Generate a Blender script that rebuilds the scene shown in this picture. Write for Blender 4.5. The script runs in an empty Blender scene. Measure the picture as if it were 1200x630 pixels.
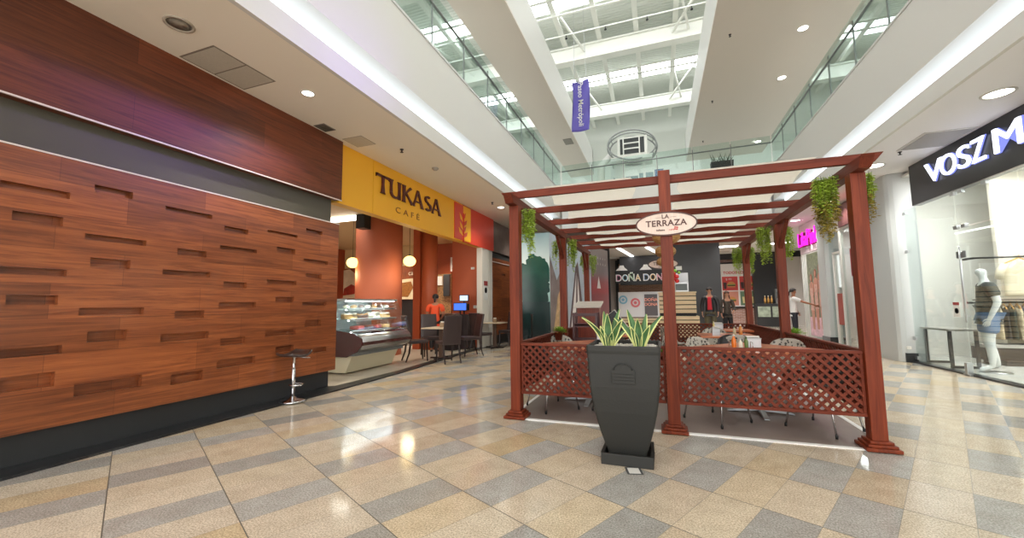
import bpy, bmesh, math, random
from mathutils import Vector, Matrix
random.seed(7)
PI = math.pi
sc = bpy.context.scene
COL = sc.collection

# ------------------------------------------------------------------ camera
CAMH = 1.281
R_ = Vector((0.9407131, 0.3390480, -0.0102608))
U_ = Vector((0.0391132, -0.0783753, 0.9961563))
F_ = Vector((-0.3369406, 0.9374987, 0.0869899))
cd = bpy.data.cameras.new('camera'); cam = bpy.data.objects.new('camera', cd); COL.objects.link(cam)
cam.matrix_world = Matrix(((R_.x, U_.x, -F_.x, 0), (R_.y, U_.y, -F_.y, 0), (R_.z, U_.z, -F_.z, CAMH), (0, 0, 0, 1)))
cd.sensor_width = 36; cd.lens = 475.8 / 1200 * 36; cd.clip_end = 200; cd.clip_start = 0.02
sc.camera = cam
# ------------------------------------------------------------------ view, world, lights
vs = sc.view_settings; vs.view_transform = 'Standard'; vs.look = 'None'; vs.gamma = 1; vs.exposure = 0.78
vs.use_curve_mapping = False
sc.cycles.use_denoising = True
sc.cycles.max_bounces = 10; sc.cycles.diffuse_bounces = 6; sc.cycles.glossy_bounces = 4
sc.cycles.transmission_bounces = 4; sc.cycles.transparent_max_bounces = 16
sc.cycles.caustics_reflective = False; sc.cycles.caustics_refractive = False
sc.cycles.sample_clamp_indirect = 6
w = bpy.data.worlds.new('world'); sc.world = w; w.use_nodes = True
w.node_tree.nodes['Background'].inputs[0].default_value = (1.0, 0.975, 0.945, 1)
w.node_tree.nodes['Background'].inputs[1].default_value = 2.0
SKY_E = 5.6      # daylight through the roof lights
SLOT_E = 1.6      # fluorescent coves in the gallery edges
def area(name, loc, size, size_y, power, color=(1, 1, 1), target=None, spread=PI):
    l = bpy.data.lights.new(name, 'AREA'); l.shape = 'RECTANGLE'; l.size = size; l.size_y = size_y
    l.energy = power; l.color = color; l.spread = spread
    o = bpy.data.objects.new(name, l); o.location = loc; COL.objects.link(o)
    if target is not None:
        o.rotation_euler = (Vector(target) - Vector(loc)).to_track_quat('-Z', 'Y').to_euler()
    return o
def spot(name, loc, target, power, angle=100, color=(1, .96, .9), r=.06, blend=.8):
    l = bpy.data.lights.new(name, 'SPOT'); l.energy = power; l.spot_size = math.radians(angle); l.spot_blend = blend
    l.color = color; l.shadow_soft_size = r
    o = bpy.data.objects.new(name, l); o.location = loc; COL.objects.link(o)
    o.rotation_euler = (Vector(target) - Vector(loc)).to_track_quat('-Z', 'Y').to_euler()
    return o
# ------------------------------------------------------------------ materials
def srgb(r, g, b):
    f = lambda c: ((c / 255 + .055) / 1.055) ** 2.4 if c > 10 else c / 255 / 12.92
    return (f(r), f(g), f(b), 1)
MATS = {}
def mat(name, col, rough=.5, metal=0, emit=None, es=0, spec=.5, noise=None, bump=None, coat=0):
    """col sRGB tuple; noise=(scale, amount) mottles the colour, bump=(scale, strength)"""
    if name in MATS: return MATS[name]
    m = bpy.data.materials.new(name); m.use_nodes = True; nt = m.node_tree; b = nt.nodes['Principled BSDF']
    c = srgb(*col); b.inputs['Base Color'].default_value = c; b.inputs['Roughness'].default_value = rough
    b.inputs['Metallic'].default_value = metal; b.inputs['Specular IOR Level'].default_value = spec
    b.inputs['Coat Weight'].default_value = coat
    if emit: b.inputs['Emission Color'].default_value = srgb(*emit); b.inputs['Emission Strength'].default_value = es
    if noise or bump:
        tc = nt.nodes.new('ShaderNodeTexCoord')
    if noise:
        n = nt.nodes.new('ShaderNodeTexNoise'); n.inputs['Scale'].default_value = noise[0]; n.inputs['Detail'].default_value = 5
        nt.links.new(tc.outputs['Object'], n.inputs['Vector'])
        r = nt.nodes.new('ShaderNodeValToRGB'); a = noise[1]
        r.color_ramp.elements[0].position = .3; r.color_ramp.elements[1].position = .7
        r.color_ramp.elements[0].color = tuple(max(0, x * (1 - a)) for x in c[:3]) + (1,)
        r.color_ramp.elements[1].color = tuple(min(1, x * (1 + a)) for x in c[:3]) + (1,)
        nt.links.new(n.outputs['Fac'], r.inputs['Fac']); nt.links.new(r.outputs['Color'], b.inputs['Base Color'])
    if bump:
        n = nt.nodes.new('ShaderNodeTexNoise'); n.inputs['Scale'].default_value = bump[0]; n.inputs['Detail'].default_value = 4
        nt.links.new(tc.outputs['Object'], n.inputs['Vector'])
        bp = nt.nodes.new('ShaderNodeBump'); bp.inputs['Strength'].default_value = bump[1]; bp.inputs['Distance'].default_value = .02
        nt.links.new(n.outputs['Fac'], bp.inputs['Height']); nt.links.new(bp.outputs['Normal'], b.inputs['Normal'])
    MATS[name] = m; return m
def glassmat(name, tint=(.93, .97, .96), refl=.05, rough=.0):
    if name in MATS: return MATS[name]
    m = bpy.data.materials.new(name); m.use_nodes = True; nt = m.node_tree; nt.nodes.clear()
    o = nt.nodes.new('ShaderNodeOutputMaterial'); mx = nt.nodes.new('ShaderNodeMixShader')
    t = nt.nodes.new('ShaderNodeBsdfTransparent'); t.inputs[0].default_value = tint + (1,)
    g = nt.nodes.new('ShaderNodeBsdfGlossy'); g.inputs['Roughness'].default_value = rough
    fr = nt.nodes.new('ShaderNodeFresnel'); fr.inputs[0].default_value = 1.45
    mp = nt.nodes.new('ShaderNodeMath'); mp.operation = 'MULTIPLY_ADD'; mp.inputs[1].default_value = .3; mp.inputs[2].default_value = refl * .3
    mp.use_clamp = True
    nt.links.new(fr.outputs[0], mp.inputs[0]); nt.links.new(mp.outputs[0], mx.inputs[0])
    nt.links.new(t.outputs[0], mx.inputs[1]); nt.links.new(g.outputs[0], mx.inputs[2]); nt.links.new(mx.outputs[0], o.inputs[0])
    MATS[name] = m; return m
def woodmat(name, c1, c2, axis='y', rough=.4, plank=None, scale=1.0, spec=.5, coat=0):
    """grain runs along axis; plank=(length, height) gives each board its own tone"""
    if name in MATS: return MATS[name]
    m = bpy.data.materials.new(name); m.use_nodes = True; nt = m.node_tree; N = nt.nodes; L = nt.links; b = N['Principled BSDF']
    b.inputs['Specular IOR Level'].default_value = spec
    b.inputs['Roughness'].default_value = rough; b.inputs['Coat Weight'].default_value = coat; b.inputs['Coat Roughness'].default_value = .15
    tc = N.new('ShaderNodeTexCoord'); mp = N.new('ShaderNodeMapping')
    s = {'x': (.7, 14, 14), 'y': (14, .7, 14), 'z': (14, 14, .7)}[axis]
    mp.inputs['Scale'].default_value = tuple(v * scale for v in s)
    L.new(tc.outputs['Object'], mp.inputs['Vector'])
    n = N.new('ShaderNodeTexNoise'); n.inputs['Scale'].default_value = 1.6; n.inputs['Detail'].default_value = 7; n.inputs['Roughness'].default_value = .65
    n.inputs['Distortion'].default_value = 1.2
    L.new(mp.outputs[0], n.inputs['Vector'])
    r = N.new('ShaderNodeValToRGB'); r.color_ramp.elements[0].position = .28; r.color_ramp.elements[1].position = .72
    r.color_ramp.elements[0].color = srgb(*c1); r.color_ramp.elements[1].color = srgb(*c2)
    L.new(n.outputs['Fac'], r.inputs['Fac'])
    out = r.outputs['Color']
    if plank:
        sp = N.new('ShaderNodeSeparateXYZ'); L.new(tc.outputs['Object'], sp.inputs[0])
        cb = N.new('ShaderNodeCombineXYZ')
        L.new(sp.outputs['Y' if axis == 'y' else 'X'], cb.inputs[0]); L.new(sp.outputs['Z'], cb.inputs[1])
        br = N.new('ShaderNodeTexBrick'); L.new(cb.outputs[0], br.inputs['Vector'])
        br.inputs['Scale'].default_value = 1; br.inputs['Brick Width'].default_value = plank[0]; br.inputs['Row Height'].default_value = plank[1]
        br.inputs['Mortar Size'].default_value = .0016; br.inputs['Color1'].default_value = (.72, .70, .68, 1); br.inputs['Color2'].default_value = (1.2, 1.2, 1.2, 1)
        br.inputs['Mortar'].default_value = (.45, .4, .38, 1); br.offset = .41
        mu = N.new('ShaderNodeMix'); mu.data_type = 'RGBA'; mu.blend_type = 'MULTIPLY'; mu.inputs[0].default_value = 1
        L.new(out, mu.inputs[6]); L.new(br.outputs['Color'], mu.inputs[7]); out = mu.outputs[2]
    L.new(out, b.inputs['Base Color'])
    MATS[name] = m; return m
def emitmat(name, col, s):
    if name in MATS: return MATS[name]
    m = bpy.data.materials.new(name); m.use_nodes = True; nt = m.node_tree; nt.nodes.clear()
    o = nt.nodes.new('ShaderNodeOutputMaterial'); e = nt.nodes.new('ShaderNodeEmission')
    e.inputs[0].default_value = srgb(*col); e.inputs[1].default_value = s; nt.links.new(e.outputs[0], o.inputs[0])
    MATS[name] = m; return m
def floormat():
    m = bpy.data.materials.new('granite_floor'); m.use_nodes = True; nt = m.node_tree; N = nt.nodes; L = nt.links; b = N['Principled BSDF']
    def M(op, a, c=None, d=None):
        n = N.new('ShaderNodeMath'); n.operation = op
        for i, v in enumerate((a, c, d)):
            if v is None: continue
            if hasattr(v, 'links'): L.new(v, n.inputs[i])
            else: n.inputs[i].default_value = v
        return n.outputs[0]
    g = N.new('ShaderNodeNewGeometry'); sp = N.new('ShaderNodeSeparateXYZ'); L.new(g.outputs['Position'], sp.inputs[0])
    th = 1.0975277; ox, oy = -1.863044, 2.914649
    X = M('SUBTRACT', sp.outputs[0], ox); Y = M('SUBTRACT', sp.outputs[1], oy)
    c, s = math.cos(th), math.sin(th)
    row = M('DIVIDE', M('ADD', M('MULTIPLY', X, c), M('MULTIPLY', Y, s)), .6)
    idx = M('DIVIDE', M('SUBTRACT', M('MULTIPLY', X, s), M('MULTIPLY', Y, c)), .3012)
    rf, jf = M('FLOOR', row), M('FLOOR', idx)
    want = M('SUBTRACT', 2, M('FLOORED_MODULO', rf, 2))
    gray = M('COMPARE', M('FLOORED_MODULO', jf, 3), want, .1)
    cb = N.new('ShaderNodeCombineXYZ'); L.new(rf, cb.inputs[0]); L.new(jf, cb.inputs[1])
    wn = N.new('ShaderNodeTexWhiteNoise'); wn.noise_dimensions = '2D'; L.new(cb.outputs[0], wn.inputs['Vector'])
    rb = N.new('ShaderNodeValToRGB'); L.new(wn.outputs['Value'], rb.inputs['Fac'])
    rb.color_ramp.elements[0].color = srgb(206, 190, 166); rb.color_ramp.elements[1].color = srgb(212, 192, 158)
    for p, q in ((.3, (220, 208, 190)), (.55, (216, 202, 178)), (.78, (226, 216, 198))):
        e = rb.color_ramp.elements.new(p); e.color = srgb(*q)
    rg = N.new('ShaderNodeValToRGB'); L.new(wn.outputs['Value'], rg.inputs['Fac'])
    rg.color_ramp.elements[0].color = srgb(172, 171, 167); rg.color_ramp.elements[1].color = srgb(198, 198, 194)
    mx = N.new('ShaderNodeMix'); mx.data_type = 'RGBA'; L.new(gray, mx.inputs[0]); L.new(rb.outputs[0], mx.inputs[6]); L.new(rg.outputs[0], mx.inputs[7])
    # crystal speckle
    tn = N.new('ShaderNodeTexNoise'); tn.inputs['Scale'].default_value = 95; tn.inputs['Detail'].default_value = 3; tn.inputs['Roughness'].default_value = .8
    L.new(g.outputs['Position'], tn.inputs['Vector'])
    sr = N.new('ShaderNodeValToRGB'); sr.color_ramp.elements[0].position = .36; sr.color_ramp.elements[1].position = .62
    sr.color_ramp.elements[0].color = (.52, .50, .48, 1); sr.color_ramp.elements[1].color = (1.14, 1.13, 1.11, 1)
    L.new(tn.outputs['Fac'], sr.inputs['Fac'])
    cl = N.new('ShaderNodeTexNoise'); cl.inputs['Scale'].default_value = 7; cl.inputs['Detail'].default_value = 4; L.new(g.outputs['Position'], cl.inputs['Vector'])
    cr = N.new('ShaderNodeValToRGB'); cr.color_ramp.elements[0].position = .3; cr.color_ramp.elements[1].position = .7
    cr.color_ramp.elements[0].color = (.9, .88, .86, 1); cr.color_ramp.elements[1].color = (1.06, 1.06, 1.06, 1); L.new(cl.outputs['Fac'], cr.inputs['Fac'])
    def mul(a, bb):
        n = N.new('ShaderNodeMix'); n.data_type = 'RGBA'; n.blend_type = 'MULTIPLY'; n.inputs[0].default_value = 1
        L.new(a, n.inputs[6]); L.new(bb, n.inputs[7]); return n.outputs[2]
    colr = mul(mul(mx.outputs[2], sr.outputs[0]), cr.outputs[0])
    # joints: dark wide ones along the rows, thin ones between tiles
    fr = M('FRACT', row); fj = M('FRACT', idx)
    dr = M('MULTIPLY', M('MINIMUM', fr, M('SUBTRACT', 1, fr)), .6); dj = M('MULTIPLY', M('MINIMUM', fj, M('SUBTRACT', 1, fj)), .3012)
    j1 = M('LESS_THAN', dr, .0034); j2 = M('MULTIPLY', M('LESS_THAN', dj, .0018), .75)
    jj = M('MAXIMUM', j1, j2)
    mj = N.new('ShaderNodeMix'); mj.data_type = 'RGBA'; L.new(jj, mj.inputs[0]); L.new(colr, mj.inputs[6]); mj.inputs[7].default_value = srgb(92, 86, 76)
    L.new(mj.outputs[2], b.inputs['Base Color'])
    L.new(M('ADD', M('MULTIPLY', jj, .5), M('MULTIPLY', cl.outputs['Fac'], .22)), b.inputs['Roughness'])
    b.inputs['Specular IOR Level'].default_value = .5
    return m

# ------------------------------------------------------------------ mesh helpers
def chainm(o):
    ms = []
    while o is not None: ms.append(o.matrix_basis.copy()); o = o.parent
    m = Matrix.Identity(4)
    for k in reversed(ms): m = m @ k
    return m
XF = [None]     # shops at the far end of the hall, scaled about the camera
class MB:
    def __init__(s): s.v = []; s.f = []; s.sm = []
    def add(s, vs_, fs, smooth=False):
        n = len(s.v); s.v += [tuple(v) for v in vs_]; s.f += [tuple(i + n for i in f) for f in fs]; s.sm += [smooth] * len(fs); return s
    def box(s, x0, x1, y0, y1, z0, z1):
        x0, x1 = sorted((x0, x1)); y0, y1 = sorted((y0, y1)); z0, z1 = sorted((z0, z1))
        v = [(x, y, z) for z in (z0, z1) for y in (y0, y1) for x in (x0, x1)]
        return s.add(v, [(0, 2, 3, 1), (4, 5, 7, 6), (0, 1, 5, 4), (2, 6, 7, 3), (0, 4, 6, 2), (1, 3, 7, 5)])
    def obox(s, c, size, M=None):
        """box centred at c of given size, rotated by 3x3/4x4 M"""
        hx, hy, hz = size[0] / 2, size[1] / 2, size[2] / 2; c = Vector(c)
        M = (M or Matrix.Identity(3)).to_3x3()
        v = [c + M @ Vector((x, y, z)) for z in (-hz, hz) for y in (-hy, hy) for x in (-hx, hx)]
        return s.add(v, [(0, 2, 3, 1), (4, 5, 7, 6), (0, 1, 5, 4), (2, 6, 7, 3), (0, 4, 6, 2), (1, 3, 7, 5)])
    def bar(s, a, b, wd, th, up=(0, 0, 1)):
        """rectangular bar from a to b"""
        a, b = Vector(a), Vector(b); d = (b - a); l = d.length; d.normalize(); up = Vector(up)
        if abs(d.dot(up)) > .99: up = Vector((0, 1, 0))
        x = d.cross(up).normalized(); z = x.cross(d).normalized()
        M = Matrix((x, d, z)).transposed()
        return s.obox((a + b) / 2, (wd, l, th), M)
    def tube(s, pts, r, n=8, cap=True):
        pts = [Vector(p) for p in pts]; rs = r if isinstance(r, (list, tuple)) else [r] * len(pts)
        vs_, fs = [], []; ref = None
        for i, p in enumerate(pts):
            d = (pts[min(i + 1, len(pts) - 1)] - pts[max(i - 1, 0)])
            d = d.normalized() if d.length > 1e-9 else Vector((0, 0, 1))
            if ref is None:
                ref = Vector((0, 0, 1)) if abs(d.z) < .9 else Vector((1, 0, 0))
                ref = (ref - d * ref.dot(d)).normalized()
            else:
                q = ref - d * ref.dot(d); ref = q.normalized() if q.length > 1e-6 else ref
            b = d.cross(ref)
            for k in range(n):
                t = 2 * PI * k / n; vs_.append(p + (ref * math.cos(t) + b * math.sin(t)) * rs[i])
        for i in range(len(pts) - 1):
            for k in range(n): fs.append((i * n + k, i * n + (k + 1) % n, (i + 1) * n + (k + 1) % n, (i + 1) * n + k))
        s.add(vs_, fs, n > 5)
        if cap:
            m = len(pts) - 1
            s.add([vs_[k] for k in range(n)][::-1], [tuple(range(n))]); s.add([vs_[m * n + k] for k in range(n)], [tuple(range(n))])
        return s
    def lathe(s, prof, n=24, c=(0, 0, 0), axis='z', smooth=True):
        """prof list of (radius, height)"""
        vs_, fs = [], []; m = len(prof)
        for r, h in prof:
            for k in range(n):
                t = 2 * PI * k / n; a, b = r * math.cos(t), r * math.sin(t)
                p = {'z': (a, b, h), 'x': (h, a, b), 'y': (b, h, a)}[axis]
                vs_.append((p[0] + c[0], p[1] + c[1], p[2] + c[2]))
        for i in range(m - 1):
            for k in range(n): fs.append((i * n + k, i * n + (k + 1) % n, (i + 1) * n + (k + 1) % n, (i + 1) * n + k))
        s.add(vs_, fs, smooth)
        if prof[0][0] > 1e-5: s.add(vs_[:n][::-1], [tuple(range(n))])
        if prof[-1][0] > 1e-5: s.add(vs_[-n:], [tuple(range(n))])
        return s
    def prism(s, poly, h0, h1, fn, smooth=False):
        """2D polygon (u,v) swept from h0 to h1; fn(u,v,h)->xyz"""
        n = len(poly); a = [fn(u, v, h0) for u, v in poly]; b = [fn(u, v, h1) for u, v in poly]
        s.add(a + b, [tuple(range(n - 1, -1, -1)), tuple(range(n, 2 * n))])
        s.add(a + b, [(i, (i + 1) % n, n + (i + 1) % n, n + i) for i in range(n)], smooth)
        return s
    def sphere(s, c, r, n=16, m=10):
        rx, ry, rz = r if isinstance(r, (tuple, list)) else (r, r, r)
        vs_, fs = [], []
        for i in range(m + 1):
            p = PI * i / m
            for k in range(n):
                t = 2 * PI * k / n; vs_.append((c[0] + rx * math.sin(p) * math.cos(t), c[1] + ry * math.sin(p) * math.sin(t), c[2] + rz * math.cos(p)))
        for i in range(m):
            for k in range(n): fs.append((i * n + k, (i + 1) * n + k, (i + 1) * n + (k + 1) % n, i * n + (k + 1) % n))
        return s.add(vs_, fs, True)
    def grid(s, fn, nu, nv, smooth=True):
        vs_ = [fn(i / nu, j / nv) for i in range(nu + 1) for j in range(nv + 1)]
        fs = [(i * (nv + 1) + j, (i + 1) * (nv + 1) + j, (i + 1) * (nv + 1) + j + 1, i * (nv + 1) + j + 1) for i in range(nu) for j in range(nv)]
        return s.add(vs_, fs, smooth)
    def build(s, name, m, parent=None, bevel=0, solid=0, weld=True, local=False):
        me = bpy.data.meshes.new(name)
        me.from_pydata([tuple(v) for v in s.v], [], s.f)
        if XF[0] is not None and not local: me.transform(XF[0])
        me.polygons.foreach_set('use_smooth', s.sm)
        bm = bmesh.new(); bm.from_mesh(me)
        if weld: bmesh.ops.remove_doubles(bm, verts=bm.verts, dist=1e-5)
        if not solid: bmesh.ops.recalc_face_normals(bm, faces=bm.faces)
        bm.to_mesh(me); bm.free()
        o = bpy.data.objects.new(name, me); COL.objects.link(o); me.materials.append(m)
        if parent is not None:
            if not local: me.transform(chainm(parent).inverted())
            o.parent = parent
        if solid:
            md = o.modifiers.new('thickness', 'SOLIDIFY'); md.thickness = solid; md.offset = 0
        if bevel:
            md = o.modifiers.new('bevel', 'BEVEL'); md.width = bevel; md.segments = 2; md.limit_method = 'ANGLE'; md.angle_limit = math.radians(40)
        return o
LABELS = {}
def tag(o, label=None, cat=None, group=None, kind=None):
    if label: o['label'] = label
    if cat: o['category'] = cat
    if group: o['group'] = group
    if kind: o['kind'] = kind
    return o
def thing(name, label, cat, loc=(0, 0, 0), rz=0, group=None):
    o = bpy.data.objects.new(name, None); o.empty_display_size = .1; COL.objects.link(o)
    if XF[0] is not None: loc = XF[0] @ Vector(loc)
    o.matrix_basis = Matrix.Translation(loc) @ Matrix.Rotation(rz, 4, 'Z')
    return tag(o, label, cat, group)
def struct(name, mb, m, parent=None, **k):
    o = mb.build(name, m, parent, **k)
    if parent is None: o['kind'] = 'structure'
    return o
def kids(o): return [c for c in bpy.data.objects if c.parent == o]
def dup(root, loc, rz=0, label=None, group=None, swap=None):
    def rec(o, par):
        c = o.copy(); COL.objects.link(c); c.parent = par
        if swap and c.type == 'MESH' and c.data.materials and c.data.materials[0].name in swap:
            c.data = c.data.copy(); c.data.materials[0] = MATS[swap[c.data.materials[0].name]]
        for k in kids(o): rec(k, c)
        return c
    r = rec(root, None); r.matrix_basis = Matrix.Translation(loc) @ Matrix.Rotation(rz, 4, 'Z')
    if label: r['label'] = label
    if group: r['group'] = group
    return r
def text(s_, size, m, org, xd, yd, parent=None, name='lettering', ext=.006, align='LEFT', sx=1.0, bold=0, space=1.0, raw=False):
    cu = bpy.data.curves.new('t', 'FONT'); cu.body = s_; cu.size = size; cu.extrude = ext; cu.align_x = align; cu.offset = bold; cu.space_character = space
    cu.resolution_u = 4
    t = bpy.data.objects.new('t', cu); COL.objects.link(t); dg = bpy.context.evaluated_depsgraph_get()
    me = bpy.data.meshes.new_from_object(t.evaluated_get(dg)); bpy.data.objects.remove(t); bpy.data.curves.remove(cu)
    xd, yd = Vector(xd).normalized(), Vector(yd).normalized(); zd = xd.cross(yd).normalized()
    M = Matrix(((xd.x * sx, yd.x, zd.x, org[0]), (xd.y * sx, yd.y, zd.y, org[1]), (xd.z * sx, yd.z, zd.z, org[2]), (0, 0, 0, 1)))
    me.transform(M)
    if XF[0] is not None and not raw: me.transform(XF[0])
    me.materials.clear(); me.materials.append(m); me.name = name
    o = bpy.data.objects.new(name, me); COL.objects.link(o)
    if parent is not None: me.transform(chainm(parent).inverted()); o.parent = parent
    return o
def fit(s_, m, a, xd, yd, width, height, parent=None, **k):
    """lettering stretched to an exact box whose lower left corner is a"""
    o = text(s_, 1.0, m, (0, 0, 0), (1, 0, 0), (0, 1, 0), None, raw=True, **k); me = o.data
    xs = [v.co.x for v in me.vertices]; ys_ = [v.co.y for v in me.vertices]; x0, x1, y0, y1 = min(xs), max(xs), min(ys_), max(ys_)
    xd, yd = Vector(xd).normalized(), Vector(yd).normalized(); zd = xd.cross(yd)
    for v in me.vertices:
        u, w_, h = (v.co.x - x0) / (x1 - x0) * width, (v.co.y - y0) / (y1 - y0) * height, v.co.z
        v.co = Vector(a) + xd * u + yd * w_ + zd * h
    if XF[0] is not None: me.transform(XF[0])
    if parent is not None: me.transform(chainm(parent).inverted()); o.parent = parent
    return o
def skin(name, verts, edges, m, parent=None, root=0, sub=2, local=True):
    """verts: (x,y,z,r) or (x,y,z,rx,ry)"""
    me = bpy.data.meshes.new(name); me.from_pydata([v[:3] for v in verts], edges, [])
    o = bpy.data.objects.new(name, me); COL.objects.link(o)
    sk = o.modifiers.new('s', 'SKIN'); sk.use_smooth_shade = True; sk.branch_smoothing = .6
    d = me.skin_vertices[0].data
    for i, v in enumerate(verts):
        d[i].radius = (v[3], v[4] if len(v) > 4 else v[3]); d[i].use_root = (i == root)
    ss = o.modifiers.new('u', 'SUBSURF'); ss.levels = sub; ss.render_levels = sub
    dg = bpy.context.evaluated_depsgraph_get(); me2 = bpy.data.meshes.new_from_object(o.evaluated_get(dg))
    bpy.data.objects.remove(o); me2.name = name
    for p in me2.polygons: p.use_smooth = True
    o = bpy.data.objects.new(name, me2); COL.objects.link(o); me2.materials.clear(); me2.materials.append(m)
    if parent is not None:
        if not local: me2.transform(chainm(parent).inverted())
        o.parent = parent
    return o
# ------------------------------------------------------------------ shared materials
white = mat('white_paint', (214, 213, 208), .55)
soffitw = mat('soffit_paint', (240, 234, 220), .6)
soffitr = mat('soffit_paint_cool', (238, 237, 238), .6)
uppers = mat('upper_soffit_paint', (212, 203, 192), .6)
roofw = mat('roof_sheet', (222, 226, 220), .6)
steelw = mat('white_steel', (232, 233, 226), .45)
darkgrey = mat('dark_grey_paint', (64, 65, 63), .5)
black = mat('black_metal', (22, 22, 24), .4)
blackm = mat('black_matte', (34, 35, 38), .7)
chrome = mat('chrome', (210, 210, 212), .15, 1)
steel = mat('brushed_steel', (185, 187, 188), .3, 1)
glass = glassmat('clear_glass')
railglass = glassmat('rail_glass', (.86, .93, .91), .1)
glow = emitmat('lamp_glow', (255, 252, 244), 9)
whiteem = emitmat('cool_tube', (236, 246, 255), SLOT_E)
# ------------------------------------------------------------------ floor
MATS['granite'] = floormat()
struct('floor', MB().box(-12, 12, -7, 32, -.1, 0), MATS['granite'])
struct('floor_terrace', MB().box(-1.62, 1.83, 4.47, 9.66, 0, .006), mat('terrace_vinyl', (132, 118, 112), .35, noise=(2.5, .12)))
struct('trim_1', MB().box(-1.66, 1.88, 4.42, 4.47, 0, .009).box(-1.66, -1.62, 4.47, 9.7, 0, .009).box(1.83, 1.88, 4.47, 9.7, 0, .009).box(-1.62, 1.83, 9.66, 9.7, 0, .009), mat('white_edge', (240, 240, 238), .4))
kerb = mat('black_granite', (40, 41, 43), .28, noise=(20, .25))
struct('trim_2', MB().add([(-5.0, -3, .012), (-4.70, -3, .012), (-4.68, 3.2, .012), (-4.64, 5.2, .012), (-4.66, 6.9, .012), (-4.82, 8.6, .012), (-4.95, 10.9, .012), (-4.95, 17.5, .012), (-5.1, 17.5, .012), (-5.1, 10.9, .012), (-4.98, 8.6, .012), (-4.84, 6.9, .012), (-4.9, 5.25, .012), (-5.0, 5.2, .012)],
       [tuple(range(14))]), kerb, solid=.02)
struct('floor_cafe', MB().box(-12, -5.09, 5.2, 11.2, 0, .008).add([(-5.09, 5.25, .008), (-4.9, 5.25, .008), (-4.86, 6.9, .008), (-5.0, 8.6, .008), (-5.09, 10.9, .008)], [(0, 1, 2, 3, 4)]), mat('cafe_tile', (196, 186, 170), .3, noise=(3, .1)))
# ------------------------------------------------------------------ left timber wall
wood_lo = woodmat('timber_cladding', (98, 44, 18), (172, 98, 52), 'y', .36, (1.21, .30), coat=.25)
wood_hi = woodmat('timber_fascia', (72, 32, 15), (126, 64, 34), 'y', .48, (2.4, .34))
rec_dark = woodmat('timber_recess', (100, 50, 28), (140, 78, 44), 'y', .5)
REC = [(4.57, 4.88, 2.38, 2.44), (2.16, 2.45, 2.36, 2.43), (2.74, 3.22, 2.31, 2.36), (3.94, 4.42, 2.27, 2.31), (1.59, 2.0, 2.25, 2.31), (3.37, 3.67, 2.2, 2.26), (4.09, 4.39, 2.03, 2.1), (1.67, 1.97, 2.0, 2.08), (3.33, 3.8, 1.975, 2.02), (4.54, 5.01, 1.935, 1.985), (2.12, 2.59, 1.91, 1.965), (2.88, 3.18, 1.855, 1.925), (4.59, 4.89, 1.7, 1.77), (2.17, 2.47, 1.665, 1.75), (2.75, 3.23, 1.63, 1.685), (3.96, 4.43, 1.59, 1.645), (1.63, 2.02, 1.565, 1.625), (3.39, 3.68, 1.52, 1.59), (4.1, 4.4, 1.34, 1.42), (1.68, 1.98, 1.32, 1.4), (4.54, 5.0, 1.29, 1.35), (3.35, 3.82, 1.28, 1.345), (2.12, 2.61, 1.22, 1.29), (2.89, 3.19, 1.165, 1.25), (4.6, 4.9, .99, 1.08), (2.19, 2.48, .98, 1.075), (2.77, 3.25, .93, 1.01), (1.63, 2.03, .90, .97), (3.97, 4.45, .89, .965), (3.39, 3.69, .83, .915), (4.13, 4.42, .66, .745), (1.69, 2.0, .63, .75), (4.57, 5.02, .59, .665), (3.36, 3.84, .57, .66), (2.13, 2.63, .51, .62), (2.89, 3.21, .47, .58)]  # slot corners read from image pixels, unprojected onto the wall plane
# the same field of slots carried on towards the photographer, outside the frame
REC += [(y0 - 2.4, y1 - 2.4, z0, z1) for (y0, y1, z0, z1) in REC if y0 - 2.4 > -.9 and y1 - 2.4 < 1.55]
def slotted(name, x, xd, y0, y1, z0, z1, rects, m, parent=None, flip=1, depth=.06):
    ys = sorted(set([y0, y1] + [v for r in rects for v in r[:2]])); zs = sorted(set([z0, z1] + [v for r in rects for v in r[2:]]))
    mb = MB(); bk = MB()
    for i in range(len(ys) - 1):
        for j in range(len(zs) - 1):
            cy, cz = (ys[i] + ys[i + 1]) / 2, (zs[j] + zs[j + 1]) / 2
            if any(r[0] < cy < r[1] and r[2] < cz < r[3] for r in rects): continue
            mb.add([(x, ys[i], zs[j]), (x, ys[i + 1], zs[j]), (x, ys[i + 1], zs[j + 1]), (x, ys[i], zs[j + 1])], [(0, 1, 2, 3)])
    xb = x - depth * flip
    for a, b, c, d in rects:
        mb.add([(x, a, c), (x, b, c), (x, b, d), (x, a, d), (xb, a, c), (xb, b, c), (xb, b, d), (xb, a, d)], [(0, 1, 5, 4), (1, 2, 6, 5), (2, 3, 7, 6), (3, 0, 4, 7), (4, 5, 6, 7)])
    # sides and back of the panel
    mb.add([(x, y0, z0), (x, y1, z0), (x, y1, z1), (x, y0, z1), (xd, y0, z0), (xd, y1, z0), (xd, y1, z1), (xd, y0, z1)], [(0, 1, 5, 4), (1, 2, 6, 5), (2, 3, 7, 6), (3, 0, 4, 7), (4, 5, 6, 7)])
    return struct(name, mb, m, parent)
struct('wall_left', MB().box(-5.5, -5.0, -3, 5.16, .285, 4.1), mat('dark_band', (86, 82, 72), .5))
slotted('wall_left_cladding', -4.88, -4.999, -3, 5.22, .285, 2.61, REC, wood_lo)
struct('wall_left_fascia', MB().box(-4.999, -4.86, -3, 5.24, 3.02, 4.015), wood_hi)
struct('trim_3', MB().box(-4.997, -4.872, -3, 5.226, 2.61, 2.624).box(-4.872, -4.854, -3, 5.246, 3.006, 3.02), mat('pale_edge_strip', (225, 215, 208), .35))
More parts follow.
